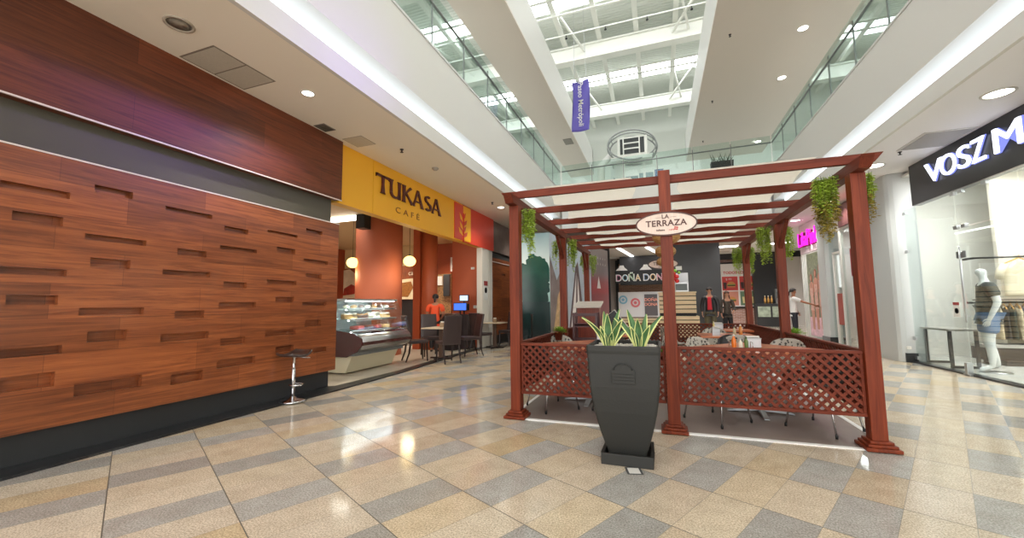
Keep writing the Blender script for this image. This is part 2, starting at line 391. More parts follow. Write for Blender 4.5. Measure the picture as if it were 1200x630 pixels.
struct('baseboard_left', MB().box(-5.5, -4.98, -3, 5.18, 0, .285), mat('dark_plinth', (50, 52, 54), .45))
spot('added_purple_sheen_light', (4.0, 8.2, 7.2), (-4.86, 2.9, 3.45), 1300, 13, (.36, .16, 1.0), .8, 1.0)  # added lamp without a fixture, puts the purple sheen on the timber fascia
# ------------------------------------------------------------------ galleries (slab edge, cove, soffit)
ZC, ZF = 4.015, 5.67
def gallery(sgn, xe, sofm, ix):
    xo = sgn * 12
    def B(x0, x1, y0, y1, z0, z1): return MB().box(x0, x1, y0, y1, z0, z1)
    struct('ceiling' if ix == 0 else 'ceiling_right', B(xe + sgn * .001, xo, -5, 26, ZC, ZC + .08), sofm)
    f = MB()
    f.box(xe - sgn * .004, xe + sgn * .05, -5, 15.2, ZC - .002, 4.27)                # lower lip
    f.box(xe - sgn * .004, xe + sgn * .08, -5, 15.2, 4.59, ZF)                       # upper fascia
    f.box(xe + sgn * .05, xe + sgn * .34, -5, 15.2, 4.21, 4.26)         # cove shelf
    f.box(xe + sgn * .08, xe + sgn * .34, -5, 15.2, 4.60, 4.66)         # cove roof
    f.box(xe + sgn * .08, xo, -5, 26, 5.3, ZF - .002)                   # slab
    struct('trim_%d' % (4 + ix), f, white)
    struct('trim_%d' % (8 + ix), MB().box(xe - sgn * .02, xe + sgn * .08, -5, 15.2, ZF, ZF + .04), mat('slab_edge_strip', (206, 208, 206), .4))
    t = thing('cove_light', ('white glowing cove light along the gallery edge over the timber wall' if sgn < 0 else 'white glowing cove light along the gallery edge on the lit shop sign side'), 'cove light', (xe + sgn * .3, 5, 4.26))
    MB().box(xe + sgn * .30, xe + sgn * .335, -5, 15.2, 4.262, 4.598).build('diffuser', whiteem, t)
gallery(-1, -3.47, soffitw, 0)
gallery(1, 3.68, soffitr, 1)
# rear bridge between the galleries
struct('trim_6', MB().box(-3.39, 3.60, 15.2, 15.3, ZC, ZF).box(-3.39, 3.6, 15.3, 26, 5.3, ZF - .002), white)
struct('ceiling_rear', MB().box(-3.47, 3.68, 15.3, 26, ZC, ZC + .08), mat('rear_soffit', (206, 200, 194), .6))
struct('trim_7', MB().box(-3.2, 9, 24.6, 24.8, 3.93, 4.014), white)
# second-floor glass rails
def rail(name, label, pts, loc, spacing=1.2):
    t = thing(name, label, 'glass railing', loc)
    (x0, y0), (x1, y1) = pts; L = math.hypot(x1 - x0, y1 - y0); n = max(1, round(L / spacing)); dx, dy = (x1 - x0) / n, (y1 - y0) / n
    ux, uy = (x1 - x0) / L, (y1 - y0) / L
    for k in range(n):
        a = (x0 + dx * k + ux * .012, y0 + dy * k + uy * .012); b = (x0 + dx * (k + 1) - ux * .012, y0 + dy * (k + 1) - uy * .012)
        MB().bar((a[0], a[1], ZF + .56), (b[0], b[1], ZF + .56), .015, 1.08).build('glass_panel', railglass, t)
        if k: MB().box(a[0] - .012, a[0] + .012, a[1] - .012, a[1] + .012, ZF + .04, ZF + 1.0).build('clamp_post', mat('rail_post', (120, 124, 122), .35, .7), t)
    MB().tube([(x0, y0, ZF + .87), (x1, y1, ZF + .87)], .024, 8).build('handrail', mat('rail_tube', (130, 134, 132), .3, .8), t)
rail('glass_railing', 'long glass railing above the white gallery edge, over the yellow cafe sign', ((-3.52, -4), (-3.52, 15.6)), (-3.52, 5, ZF))
rail('glass_railing', 'long glass railing above the white gallery edge, on the right-hand side', ((3.73, -4), (3.73, 15.2)), (3.73, 5, ZF))
rail('glass_railing', 'glass railing across the far bridge, just above the front beam of the pergola', ((-3.45, 15.6), (3.7, 15.2)), (0, 15.4, ZF))
# floating upper soffit bands
def band(x0, x1, y1, nm, nt_):
    struct(nm, MB().box(x0, x1, -4, y1, 8.0, 8.06), uppers)
    xi = x1 if x1 <= 0 else x0; s = -1 if x1 <= 0 else 1
    struct(nt_, MB().box(xi, xi + s * .25, -4, y1, 8.06, 9.3).box(x0, x1, y1 - .2, y1, 8.06, 9.3), white)
band(-4.15, -2.95, 21, 'ceiling_upper_left', 'trim_10')
band(1.5, 4.65, 20.6, 'ceiling_upper_right', 'trim_11')
# ------------------------------------------------------------------ roof
def corr(name, col, per=.25, rough=.6):
    m = mat(name, col, rough)
    nt = m.node_tree; b = nt.nodes['Principled BSDF']; g = nt.nodes.new('ShaderNodeNewGeometry'); wv = nt.nodes.new('ShaderNodeTexWave')
    wv.bands_direction = 'Y'; wv.inputs['Scale'].default_value = 1 / per / 2; nt.links.new(g.outputs['Position'], wv.inputs['Vector'])
    bp = nt.nodes.new('ShaderNodeBump'); bp.inputs['Strength'].default_value = .5; bp.inputs['Distance'].default_value = .04
    nt.links.new(wv.outputs['Fac'], bp.inputs['Height']); nt.links.new(bp.outputs['Normal'], b.inputs['Normal']); return m
roofm = corr('roof_sheeting', (206, 210, 203))
SK = [(1.6, 2.7), (7.2, 8.3), (14.4, 15.4), (20.6, 21.7)]
ys = [-6] + [v for s_ in SK for v in s_] + [27]
rm = MB()
for i in range(0, len(ys), 2): rm.box(-12, 12, ys[i], ys[i + 1], 13.2, 13.3)
struct('ceiling_roof', rm, roofm)
for k, (a, b) in enumerate(SK):
    struct('window_%d' % (k + 1), MB().box(-12, 12, a, b, 13.22, 13.28), emitmat('roof_daylight', (250, 253, 255), SKY_E))
t = thing('roof_frame', 'white steel roof frame of girders and purlins over the atrium', 'roof frame', (0, 10, 12))
for y in (-1.0, 5.2, 11.4, 17.2, 23.0):
    MB().box(-12, 12, y - .12, y + .12, 12.0, 12.62).box(-12, 12, y - .2, y + .2, 11.97, 12.03).box(-12, 12, y - .2, y + .2, 12.6, 12.66).build('girder', steelw, t)
for k in range(-7, 8):
    x = -.45 + k * 1.52
    m_ = MB().box(x - .06, x + .06, -6, 26, 12.72, 12.95).box(x - .1, x + .1, -6, 26, 12.7, 12.73)
    m_.build('purlin', steelw, t)
for y in (2.1, 8.3, 14.0, 14.9, 19.6, 20.2):
    MB().tube([(-12, y, 12.62), (12, y, 12.62)], .045, 6).build('tie_rod', steelw, t)
for y in (5.2, 11.4, 17.2, 23.0):
    for x0, x1 in ((2.4, .9), (-3.6, -2.6), (1.0, 1.6), (5, 3.6), (-6, -5)):
        MB().bar((x0, y - 2.6, 13.1), (x1, y, 12.3), .08, .08).build('brace', steelw, t)
t = thing('sprinkler_pipe', 'thin white sprinkler pipe with small heads under the atrium roof', 'pipe', (0, 15.9, 12.4))
MB().tube([(-9, 15.9, 12.45), (9, 15.9, 12.45)], .03, 6).build('pipe_run', steelw, t)
for x in (-3.2, -1.6, 0, 1.6): MB().lathe([(.02, 0), (.02, -.12), (.05, -.13), (.05, -.16)], 8, (x, 15.9, 12.45)).build('sprinkler_head', black, t)
# upper side and end walls
struct('wall_rear', MB().box(-12, 12, 26, 26.2, ZF, 13.2), corr('wall_sheeting', (226, 230, 224), .5))
struct('wall_upper_left', MB().box(-12.2, -12, -6, 26, 0, 13.2), mat('upper_wall', (205, 208, 204), .6))
struct('wall_upper_right', MB().box(12, 12.2, -6, 26, 0, 13.2), mat('upper_wall', (205, 208, 204), .6))
# ------------------------------------------------------------------ pergola
pw = woodmat('pergola_stain', (86, 32, 17), (138, 61, 34), 'z', .45, spec=.25)
pwx = woodmat('pergola_stain_beam', (84, 33, 20), (126, 57, 37), 'x', .5, spec=.22)
pwy = woodmat('pergola_stain_side', (80, 32, 20), (118, 54, 35), 'y', .5, spec=.22)
perg = thing('pergola', 'dark red stained wooden pergola with lattice rails and cream shade cloths around the terrace', 'pergola', (.1, 7, 0))
POSTS = [(-1.57, 4.5, 2.44), (.10, 4.48, 2.66), (1.74, 4.5, 2.44), (-1.57, 7.05, 2.44), (1.74, 7.05, 2.44), (-1.57, 9.55, 2.44), (1.74, 9.55, 2.44)]
for x, y, h in POSTS:
    p = MB().box(x - .058, x + .058, y - .058, y + .058, .06, h).build('post', pw, perg, bevel=.004)
    m = MB()
    for hw, z0, z1 in ((.125, .006, .035), (.105, .035, .06), (.085, .06, .085)): m.box(x - hw, x + hw, y - hw, y + hw, z0, z1)
    m.build('post_base', pw, p, bevel=.006)
for x in (-1.57, 1.74):
    # side beams with sloping ends
    MB().prism([(4.22, 2.54), (4.30, 2.44), (9.85, 2.44), (9.93, 2.54)], x - .05, x + .05, lambda u, v, h: (h, u, v)).build('side_beam', pwy, perg, bevel=.003)
    for y in (7.05, 9.55):
        MB().bar((x, y - .42, 2.45), (x, y, 2.06), .05, .07).build('knee_brace', pwy, perg)
RY = [4.55, 5.43, 6.32, 7.17, 7.95, 8.75, 9.55]
for i, y in enumerate(RY):
    e0, e1 = (-1.76, 1.98) if i == 0 else (-1.70, 1.90)
    MB().prism([(e0, 2.635), (e0 + .07, 2.55), (e1 - .07, 2.55), (e1, 2.635)], y - .024, y + .024, lambda u, v, h: (u, h, v)).build('rafter', pwx, perg, bevel=.003)
cloth = mat('shade_cloth', (240, 232, 218), .9, noise=(30, .04))
_nt = cloth.node_tree; _o = [n for n in _nt.nodes if n.type == 'OUTPUT_MATERIAL'][0]; _b = _nt.nodes['Principled BSDF']
_tr = _nt.nodes.new('ShaderNodeBsdfTranslucent'); _tr.inputs[0].default_value = srgb(250, 244, 232); _mx = _nt.nodes.new('ShaderNodeMixShader'); _mx.inputs[0].default_value = .6
_nt.links.new(_b.outputs[0], _mx.inputs[1]); _nt.links.new(_tr.outputs[0], _mx.inputs[2]); _nt.links.new(_mx.outputs[0], _o.inputs[0])
def sail(x0, x1, ph):
    def f(u, v):
        y = 4.50 + (9.62 - 4.50) * u; x = x0 + (x1 - x0) * v
        k = 0
        for a, b in zip(RY[:-1], RY[1:]):
            if a <= y <= b: k = math.sin(PI * (y - a) / (b - a))
        ed = .035 * math.sin(y * 7 + ph) if v in (0, 1) else 0
        return (x + ed + .02 * math.sin(9 * u + ph), y, 2.645 - .075 * k + .012 * math.sin(v * 9 + y * 5 + ph) * k)
    return MB().grid(f, 84, 10).build('shade_cloth', cloth, perg)
sail(-1.22, -.24, 0); sail(.27, 1.42, 2)
def lattice(a, b, z0=.27, z1=.84):
    """railing between (x,y) points a and b"""
    a, b = Vector((a[0], a[1], 0)), Vector((b[0], b[1], 0)); L = (b - a).length; d = (b - a) / L; nrm = Vector((-d.y, d.x, 0))
    r = MB(); M_ = Matrix((d, nrm, Vector((0, 0, 1)))).transposed()
    def P(u, w_, z): return a + d * u + nrm * w_ + Vector((0, 0, z))
    r.obox(P(L / 2, 0, z1 - .014), (L, .055, .028), M_); r.obox(P(L / 2, 0, z0 + .014), (L, .05, .028), M_)
    r.obox(P(.012, 0, (z0 + z1) / 2), (.024, .035, z1 - z0), M_); r.obox(P(L - .012, 0, (z0 + z1) / 2), (.024, .035, z1 - z0), M_)
    ro = r.build('rail_frame', pwx if abs(d.x) > .5 else pwy, perg, bevel=.003)
    la = MB(); pitch = .081; zb, zt = z0 + .02, z1 - .02; H = zt - zb
    for sgn, off in ((1, .0065), (-1, -.0065)):
        k = -int(H / pitch) - 2
        while k * pitch < L + H:
            u0 = k * pitch; k += 1
            # line: u = u0 + t, z = zb + t (sgn 1)  /  z = zt - t (sgn -1), clip to 0..L
            t0, t1 = max(0, -u0), min(H, L - u0)
            if t1 - t0 < .02: continue
            p = P(u0 + t0, off, zb + t0 if sgn > 0 else zt - t0); q = P(u0 + t1, off, zb + t1 if sgn > 0 else zt - t1)
            dd = (q - p).normalized(); x_ = dd.cross(nrm).normalized()
            la.obox((p + q) / 2, (.025, (q - p).length, .012), Matrix((x_, dd, nrm)).transposed())
    la.build('lattice', pwx if abs(d.x) > .5 else pwy, ro, weld=False)
for a, b in (((-1.51, 4.5), (.04, 4.5)), ((.16, 4.5), (1.68, 4.5)), ((-1.57, 4.56), (-1.57, 6.99)), ((-1.57, 7.11), (-1.57, 9.49)), ((1.74, 4.56), (1.74, 6.99)), ((1.74, 7.11), (1.74, 9.49)), ((-1.0, 9.55), (.36, 9.55)), ((.36, 9.55), (1.68, 9.55))):
    lattice(a, b)
# oval name boards
signw = woodmat('sign_whitewood', (212, 190, 176), (232, 214, 202), 'z', .5)
signd = mat('sign_brown', (84, 50, 42), .5); redink = mat('sign_red', (196, 60, 50), .5)
def oval(cx, y, cz, a, b, label, full):
    t = thing('oval_sign', label, 'sign', (cx, y, cz))
    n = 48; po = [(cx + a * math.cos(2 * PI * k / n), cz + b * math.sin(2 * PI * k / n)) for k in range(n)]
    pi_ = [(cx + (a - .014) * math.cos(2 * PI * k / n), cz + (b - .014) * math.sin(2 * PI * k / n)) for k in range(n)]
    MB().prism(pi_, y - .008, y + .008, lambda u, v, h: (u, h, v)).build('board', signw, t)
    rim = MB()
    vs_ = [(u, y - .014, v) for u, v in po] + [(u, y - .014, v) for u, v in pi_] + [(u, y + .012, v) for u, v in po] + [(u, y + .012, v) for u, v in pi_]
    fs = []
    for k in range(n):
        k2 = (k + 1) % n; fs += [(k, k2, n + k2, n + k), (2 * n + k, 3 * n + k, 3 * n + k2, 2 * n + k2), (k, 2 * n + k, 2 * n + k2, k2), (n + k, n + k2, 3 * n + k2, 3 * n + k)]
    rim.add(vs_, fs).build('rim', signd, t)
    yy = y - .010; k = a / .3
    text('LA', .062 * k, signd, (cx - .005, yy, cz + .055 * k), (1, 0, 0), (0, 0, 1), t, align='CENTER', bold=.001, ext=.003)
    text('TERRAZA', .088 * k, signd, (cx, yy, cz - .022 * k), (1, 0, 0), (0, 0, 1), t, align='CENTER', bold=.0018, ext=.003, space=1.06)
    text('tukasa', .030 * k, signd, (cx - .055 * k, yy, cz - .072 * k), (1, 0, 0), (0, 0, 1), t, align='CENTER', ext=.002, bold=.0006, space=1.1)
    text('café', .028 * k, redink, (cx + .052 * k, yy, cz - .072 * k), (1, 0, 0), (0, 0, 1), t, align='CENTER', ext=.002, space=1.1)
    fl = MB()
    for q in range(4):
        an = q * PI / 2 + .6; fl.sphere((cx + .095 * k + .013 * math.cos(an), yy, cz - .052 * k + .013 * math.sin(an)), (.011, .003, .007), 8, 6)
    fl.build('flower_mark', redink, t)
    if full:
        MB().box(cx - .1, cx - .04, yy, yy + .003, cz + .066, cz + .068).box(cx + .04, cx + .1, yy, yy + .003, cz + .066, cz + .068).build('rule_line', signd, t)
    return t
oval(.10, 4.405, 2.088, .298, .125, 'pink-white oval wooden name board on the middle front post of the pergola', True)
oval(.12, 9.46, 2.13, .31, .108, 'small far oval name board on the rear pergola beam, half hidden by the post', False)
# woven pendant lamps in a row
wick = woodmat('wicker', (150, 108, 60), (196, 156, 100), 'x', .7, scale=2)
def wicker(y, z, r, label):
    t = thing('wicker_pendant_lamp', label, 'pendant lamp', (.12, y, z), 0, 'woven pendant lamps along the pergola')
    MB().lathe([(.03, r * .60), (r * .62, r * .5), (r * .93, r * .26), (r, 0), (r * .93, -r * .26), (r * .62, -r * .5), (r * .3, -r * .58)], 24, (.12, y, z)).build('woven_shade', wick, t)
    w_ = MB()
    for q in range(7):
        h = r * (.66 - q * .22); rr = math.sqrt(max(.01, 1 - (h / r) ** 2)) * r * 1.0
        w_.tube([(.12 + rr * math.cos(2 * PI * k / 20), y + rr * math.sin(2 * PI * k / 20), z + h * .62) for k in range(21)], .006, 5, False)
    w_.build('weave_band', wick, t)
    MB().tube([(.12, y, z + r * .58), (.12, y, 2.6)], .005, 6).build('cable', black, t)
wicker(5.43, 2.11, .165, 'woven rattan ball pendant nearest the front post, just under the oval board')
wicker(6.32, 2.03, .145, 'second woven rattan ball pendant, behind the front post at mid depth')
wicker(7.17, 1.96, .13, 'smallest and farthest woven rattan ball pendant, level with the far oval board')
# hanging artificial ivy on the posts
leafA = mat('ivy_green', (168, 194, 70), .55, noise=(9, .3)); leafB = mat('ivy_autumn', (168, 150, 62), .55, noise=(5, .5))
def vine(cx, cy, zt, bunches, label, m=leafA, seed=0):
    rnd = random.Random(seed)
    t = thing('hanging_plant', label, 'hanging plant', (cx, cy, zt), 0, None)
    st, lf, lf2 = MB(), MB(), MB()
    for (dx, dy, w_, ln, n) in bunches:
        for _ in range(n):
            x, y = cx + dx + rnd.uniform(-w_, w_) , cy + dy + rnd.uniform(-.06, .06)
            l = ln * rnd.uniform(.45, 1.0) * (1 - .35 * abs(x - cx - dx) / w_)
            z = zt - rnd.uniform(0, .06); pts = [(x, y, z)]; k = int(l / .022)
            for q in range(k):
                x += rnd.uniform(-.006, .006); y += rnd.uniform(-.006, .006); z -= .022
                pts.append((x, y, z)); 
                for _l in range(2):
                    an = rnd.uniform(0, 2 * PI); s_ = rnd.uniform(.030, .048); ca, sa = math.cos(an), math.sin(an); dz = rnd.uniform(-.7, .1)
                    b = Vector((x, y, z)); d = Vector((ca, sa, dz)).normalized(); sd = d.cross(Vector((0, 0, 1))).normalized() * s_ * .34; up = sd.cross(d).normalized() * s_ * .15
                    (lf if (q / max(1, k)) < .62 or m is leafA else lf2).add([b, b + d * s_ * .5 + sd, b + d * s_, b + d * s_ * .5 - sd, b + d * s_ * .5 + up], [(0, 1, 4), (1, 2, 4), (2, 3, 4), (3, 0, 4)])
            st.tube(pts[::3] if len(pts) > 6 else pts, .0016, 4, False)
    st.build('stems', mat('ivy_stem', (92, 104, 44), .7), t, weld=False)
    lf.build('leaves', leafA, t, weld=False)
    if lf2.v: tag(lf2.build('leaves_dry', leafB, t, weld=False), 'yellowed lower leaves')
    MB().box(cx - .09, cx + .09, cy + .02, cy + .05, zt - .03, zt + .0).build('hanger', mat('ivy_stem', (92, 104, 44), .7), t)
vine(-1.57, 4.66, 2.46, [(.13, 0, .07, .62, 26), (-.075, .02, .035, .36, 9)], 'trailing green artificial ivy on the front left post of the pergola', seed=1)
vine(1.74, 4.68, 2.5, [(-.17, 0, .085, .66, 44), (.13, .0, .07, .60, 24)], 'largest artificial ivy, with yellowed lower leaves, on the front right post of the pergola', leafB, seed=2)
vine(-1.57, 7.2, 2.47, [(.13, 0, .07, .66, 22), (-.15, 0, .06, .60, 16)], 'green artificial ivy either side of the middle left post of the pergola', seed=3)
vine(1.74, 7.2, 2.46, [(-.16, 0, .09, .66, 30), (.14, 0, .06, .60, 18)], 'green artificial ivy on the middle right post, below the magenta shop sign', seed=4)
vine(-1.57, 9.7, 2.46, [(.12, 0, .08, .58, 22), (-.1, 0, .06, .5, 16)], 'small far green artificial ivy on the rear left post of the pergola', seed=5)
vine(1.74, 9.7, 2.46, [(-.12, 0, .09, .62, 26), (.12, 0, .07, .6, 20)], 'small far green artificial ivy on the rear right post, before the menu poster', seed=6)
# leafy tufts set on the rails
def tuft(cx, cy, cz, r, label, seed):
    rnd = random.Random(seed); t = thing('potted_plant', label, 'plant', (cx, cy, cz - .1))
    MB().lathe([(.05, -.12), (.07, 0), (.075, .0), (.06, -.01)], 14, (cx, cy, cz)).build('pot', pw, t)
    m = MB()
    for _ in range(170):
        an, el = rnd.uniform(0, 2 * PI), rnd.uniform(-.1, 1.3); d = Vector((math.cos(an) * math.cos(el), math.sin(an) * math.cos(el), math.sin(el) * .62))
        b = Vector((cx, cy, cz)) + d * r * rnd.uniform(.3, .95); s_ = rnd.uniform(.03, .055); sd = d.cross(Vector((.1, .2, 1))).normalized() * s_ * .35
        m.add([b - d * s_ * .3, b + sd, b + d * s_, b - sd], [(0, 1, 2, 3)])
    m.build('leaves', mat('tuft_green', (134, 176, 58), .55, noise=(8, .3)), t, weld=False)
tuft(-1.44, 6.05, .86, .13, 'bright green leafy tuft in a pot on the left side rail of the pergola', 1)
tuft(1.86, 7.1, .80, .15, 'bright green leafy tuft at the right side rail of the pergola', 2)
tuft(-.02, 4.68, .74, .07, 'small pale trailing plant between planter and middle post, at the front rail', 3)
# ------------------------------------------------------------------ terrace furniture
topw = woodmat('table_orange_wood', (186, 96, 60), (216, 138, 96), 'x', .3, coat=.3)
def terrace_table(cx, cy, w_, d_, label):
    t = thing('terrace_table', label, 'table', (cx, cy, .006), 0, 'tables on the terrace')
    MB().obox((cx, cy, .7325), (w_, d_, .035), Matrix.Rotation(PI / 4 if w_ == d_ else 0, 3, 'Z')).build('tabletop', topw, t, bevel=.006)
    MB().lathe([(.035, .05), (.03, .12), (.03, .66), (.09, .70), (.09, .715)], 16, (cx, cy, 0)).build('column', steel, t)
    for k in range(4):
        a = (0 if w_ == d_ else PI / 4) + k * PI / 2
        MB().prism([(.02, .09), (.30, .035), (.34, .02), (.34, .008), (.02, .03)], -.028, .028, lambda u, v, h, a=a: (cx + u * math.cos(a) - h * math.sin(a), cy + u * math.sin(a) + h * math.cos(a), v)).build('foot', mat('cast_aluminium', (176, 180, 184), .35, .8), t, bevel=.006)
TT = [(1.05, 5.5, .96, .96, 'orange wood terrace table nearest the camera, behind the right lattice rail'),
      (1.02, 7.55, .82, .7, 'middle orange wood terrace table, in the row behind the right lattice rail'),
      (1.28, 9.0, .75, .55, 'farthest orange wood terrace table, below the standing man'),
      (-.90, 5.5, .9, .9, 'orange wood terrace table behind the left lattice rail and the big planter'),
      (-.62, 7.5, .8, .7, 'orange wood terrace table beyond the two snake plants')]
for a in TT: terrace_table(*a)
# patterned shell chair: faces +y at rz = 0
shellm = mat('patterned_shell', (168, 164, 156), .45)
def shell_pattern(m, base, dot):
    nt = m.node_tree; b = nt.nodes['Principled BSDF']; tc = nt.nodes.new('ShaderNodeTexCoord'); v = nt.nodes.new('ShaderNodeTexVoronoi'); v.inputs['Scale'].default_value = 24
    nt.links.new(tc.outputs['Object'], v.inputs['Vector']); r = nt.nodes.new('ShaderNodeValToRGB'); r.color_ramp.interpolation = 'CONSTANT'
    r.color_ramp.elements[0].color = srgb(*dot); r.color_ramp.elements[1].color = srgb(*base); r.color_ramp.elements[1].position = .36
    nt.links.new(v.outputs['Distance'], r.inputs['Fac']); nt.links.new(r.outputs['Color'], b.inputs['Base Color'])
shell_pattern(shellm, (184, 178, 168), (72, 68, 64))
mat('black_shell', (28, 26, 28), .4)
def shell_chair():
    t = thing('shell_chair', '', 'chair', (0, 0, 0), 0, 'chairs on the terrace')
    def prof(s):   # 0 front edge .. 1 top of back
        P = [(.21, .45), (.16, .465), (0, .45), (-.13, .445), (-.20, .50), (-.235, .62), (-.258, .72), (-.272, .80)]
        u = s * (len(P) - 1); i = min(int(u), len(P) - 2); f = u - i
        return P[i][0] * (1 - f) + P[i + 1][0] * f, P[i][1] * (1 - f) + P[i + 1][1] * f
    def f(u, v):
        y, z = prof(u); a = (v - .5) * 2; hw = .225 if u < .55 else .225 - .05 * ((u - .55) / .45) ** 2
        c = abs(a) ** 3
        if u > .85: z -= c * .05 * (u - .85) / .15
        return (a * hw, y + (c * .05 if u > .5 else 0), z + (c * .03 if u <= .5 else 0))
    MB().grid(f, 16, 12).build('seat_shell', shellm, t, solid=.012)
    for sx in (-1, 1):
        for sy, fy in ((1, .19), (-1, -.22)):
            l = MB().tube([(sx * .13, sy * .1, .435), (sx * .19, fy * .8, .42), (sx * .235, fy * 1.12, .012)], .0095, 8).build('leg', chrome, t)
            MB().lathe([(.013, 0), (.013, .03), (.010, .035)], 8, (sx * .235, fy * 1.12, 0)).build('foot_tip', black, l)
    MB().tube([(-.19, .15, .42), (.19, .15, .42)], .008, 6).build('cross_bar', chrome, t)
    return t
ch = shell_chair()
CH = [  # x, y, rz, black?, label
    (.56, 5.04, -.78, 1, 'black shell chair at the front left corner of the nearest right-hand terrace table'),
    (1.50, 5.02, .78, 1, 'black shell chair at the front right of the nearest right-hand terrace table'),
    (.62, 6.06, PI + .7, 0, 'patterned grey shell chair whose rounded back shows left of the near table edge'),
    (1.42, 6.03, PI - .6, 0, 'wide patterned grey shell chair back showing right of the sauce caddy'),
    (1.0, 6.53, PI, 1, 'black shell chair back just behind the near table, left of the caddy'),
    (.40, 7.5, -PI / 2, 1, 'black shell chair at the left end of the middle terrace table'),
    (1.08, 7.02, 0, 0, 'patterned grey shell chair tucked before the middle terrace table'),
    (1.52, 7.35, 1.3, 1, 'black shell chair at the right of the middle terrace table, by the middle right post'),
    (.95, 8.3, PI, 0, 'patterned grey shell chair between the middle and farthest terrace tables'),
    (.30, 8.9, -.9, 0, 'tall patterned grey shell chair beside the middle front post, before the rear rail'),
    (-1.30, 5.98, PI + .7, 0, 'patterned grey shell chair beside the leafy tuft on the left rail'),
    (-.48, 5.04, .78, 0, 'patterned grey shell chair behind the left edge of the big planter'),
    (-1.28, 5.04, -.78, 1, 'black shell chair behind the left lattice rail near the front left post'),
    (-.45, 6.05, PI - .7, 0, 'patterned grey shell chair behind the planter, seen between the snake plants'),
    (-.15, 7.6, PI / 2, 0, 'patterned grey shell chair right of the table beyond the snake plants'),
]
for i, (x, y, rz, bl, lab) in enumerate(CH):
    if i == 0: c = ch; c.matrix_basis = Matrix.Translation((x, y, .006)) @ Matrix.Rotation(rz, 4, 'Z'); c['label'] = lab
    else: dup(ch, (x, y, .006), rz, lab, swap={'patterned_shell': 'black_shell'} if bl else None)
# things on the tables
def caddy(cx, cy, label):
    t = thing('condiment_caddy', label, 'caddy', (cx, cy, .75))
    m = MB().box(cx - .11, cx + .11, cy - .06, cy + .06, .75, .758)
    for dx in (-.11, .11): m.tube([(cx + dx, cy - .06, .755), (cx + dx, cy - .06, .83), (cx + dx, cy + .06, .83), (cx + dx, cy + .06, .755)], .004, 6)
    m.build('tray', chrome, t)
    return t
def bottle(cx, cy, h, r, col, capc, label, cat='bottle', nm='sauce_bottle', group=None):
    t = thing(nm, label, cat, (cx, cy, .758), 0, group)
    z = .758
    MB().lathe([(r * .9, z), (r, z + .01), (r, z + h * .6), (r * .45, z + h * .78), (r * .4, z + h * .85)], 16, (cx, cy, 0)).build('bottle_body', mat('sauce_%d_%d_%d' % col, col, .25), t)
    MB().lathe([(r * .5, z + h * .85), (r * .5, z + h * .93), (r * .18, z + h)], 12, (cx, cy, 0)).build('cap', mat('cap_%d_%d_%d' % capc, capc, .4), t)
def napkin(cx, cy, z, label, w_=.12):
    t = thing('napkin_holder', label, 'napkin holder', (cx, cy, z))
    MB().box(cx - w_ / 2, cx + w_ / 2, cy - .045, cy + .045, z, z + .10).box(cx - w_ / 2 - .006, cx + w_ / 2 + .006, cy - .05, cy + .05, z + .1, z + .112).build('case', steel, t, bevel=.004)
    MB().box(cx - w_ / 2 + .01, cx + w_ / 2 - .01, cy - .02, cy + .02, z + .112, z + .135).build('napkins', mat('paper_white', (222, 220, 214), .8), t, bevel=.006)
caddy(.86, 5.30, 'small chrome caddy of sauces on the nearest right-hand terrace table')
bottle(.79, 5.28, .16, .024, (222, 120, 40), (230, 226, 214), 'orange sauce bottle in the caddy on the nearest table')
bottle(.86, 5.30, .11, .022, (228, 224, 206), (196, 196, 196), 'stubby cream shaker beside the orange sauce bottle on the nearest table', 'shaker', 'shaker')
bottle(.92, 5.31, .13, .02, (92, 116, 58), (60, 84, 44), 'green sauce bottle right of the cream shaker on the nearest table')
napkin(1.02, 5.50, .75, 'steel napkin holder on the nearest right-hand terrace table', .16)
napkin(.86, 7.45, .75, 'steel napkin holder on the middle terrace table')
bottle(1.22, 7.45, .17, .026, (206, 136, 70), (234, 230, 216), 'amber sauce bottle on the middle terrace table, near the middle right post')
bottle(1.14, 7.5, .13, .024, (196, 190, 160), (120, 116, 100), 'pale jar with a dark lid beside the amber bottle on the middle table', 'jar', 'glass_jar')
napkin(1.08, 9.0, .75, 'small napkin holder on the farthest terrace table', .18)
bottle(1.0, 8.95, .15, .02, (214, 196, 130), (200, 190, 150), 'slim pale bottle beside the napkin holder on the farthest table')
napkin(-.72, 5.75, .75, 'white and steel napkin box on the left terrace table, left of the planter rim', .2)
# step stool (high chair) and lectern at the left
bw = mat('dark_brown_lacquer', (74, 40, 42), .4)
t = thing('stepped_high_chair', 'dark brown wooden high chair with two square openings, by the middle left post', 'high chair', (-1.16, 6.9, .006))
def hc():
    cx, cy = -1.16, 6.9
    for sx in (-1, 1):
        MB().prism([(-.20, .006), (-.14, .006), (-.10, 1.13), (-.14, 1.13)], 0, .035, lambda u, v, h: (cx + sx * .17 + h * sx, cy + u, v)).build('leg', bw, t)
        MB().prism([(.20, .006), (.14, .006), (.08, 1.13), (.12, 1.13)], 0, .035, lambda u, v, h: (cx + sx * .17 + h * sx, cy + u, v)).build('leg', bw, t)
    for z, h in ((1.10, .05), (.93, .06), (.70, .05), (.5, .05)):
        MB().box(cx - .19, cx + .19, cy - .15, cy - .12, z - h / 2, z + h / 2).build('front_rail', bw, t)
    MB().box(cx - .17, cx + .17, cy - .13, cy + .12, .50, .525).build('seat', bw, t)
    MB().box(cx - .17, cx + .17, cy - .15, cy + .02, .92, .945).build('tray', bw, t)
hc()
t = thing('lectern', 'reddish wooden menu lectern with pale sloping top, behind the high chair', 'lectern', (-1.35, 8.3, .006))
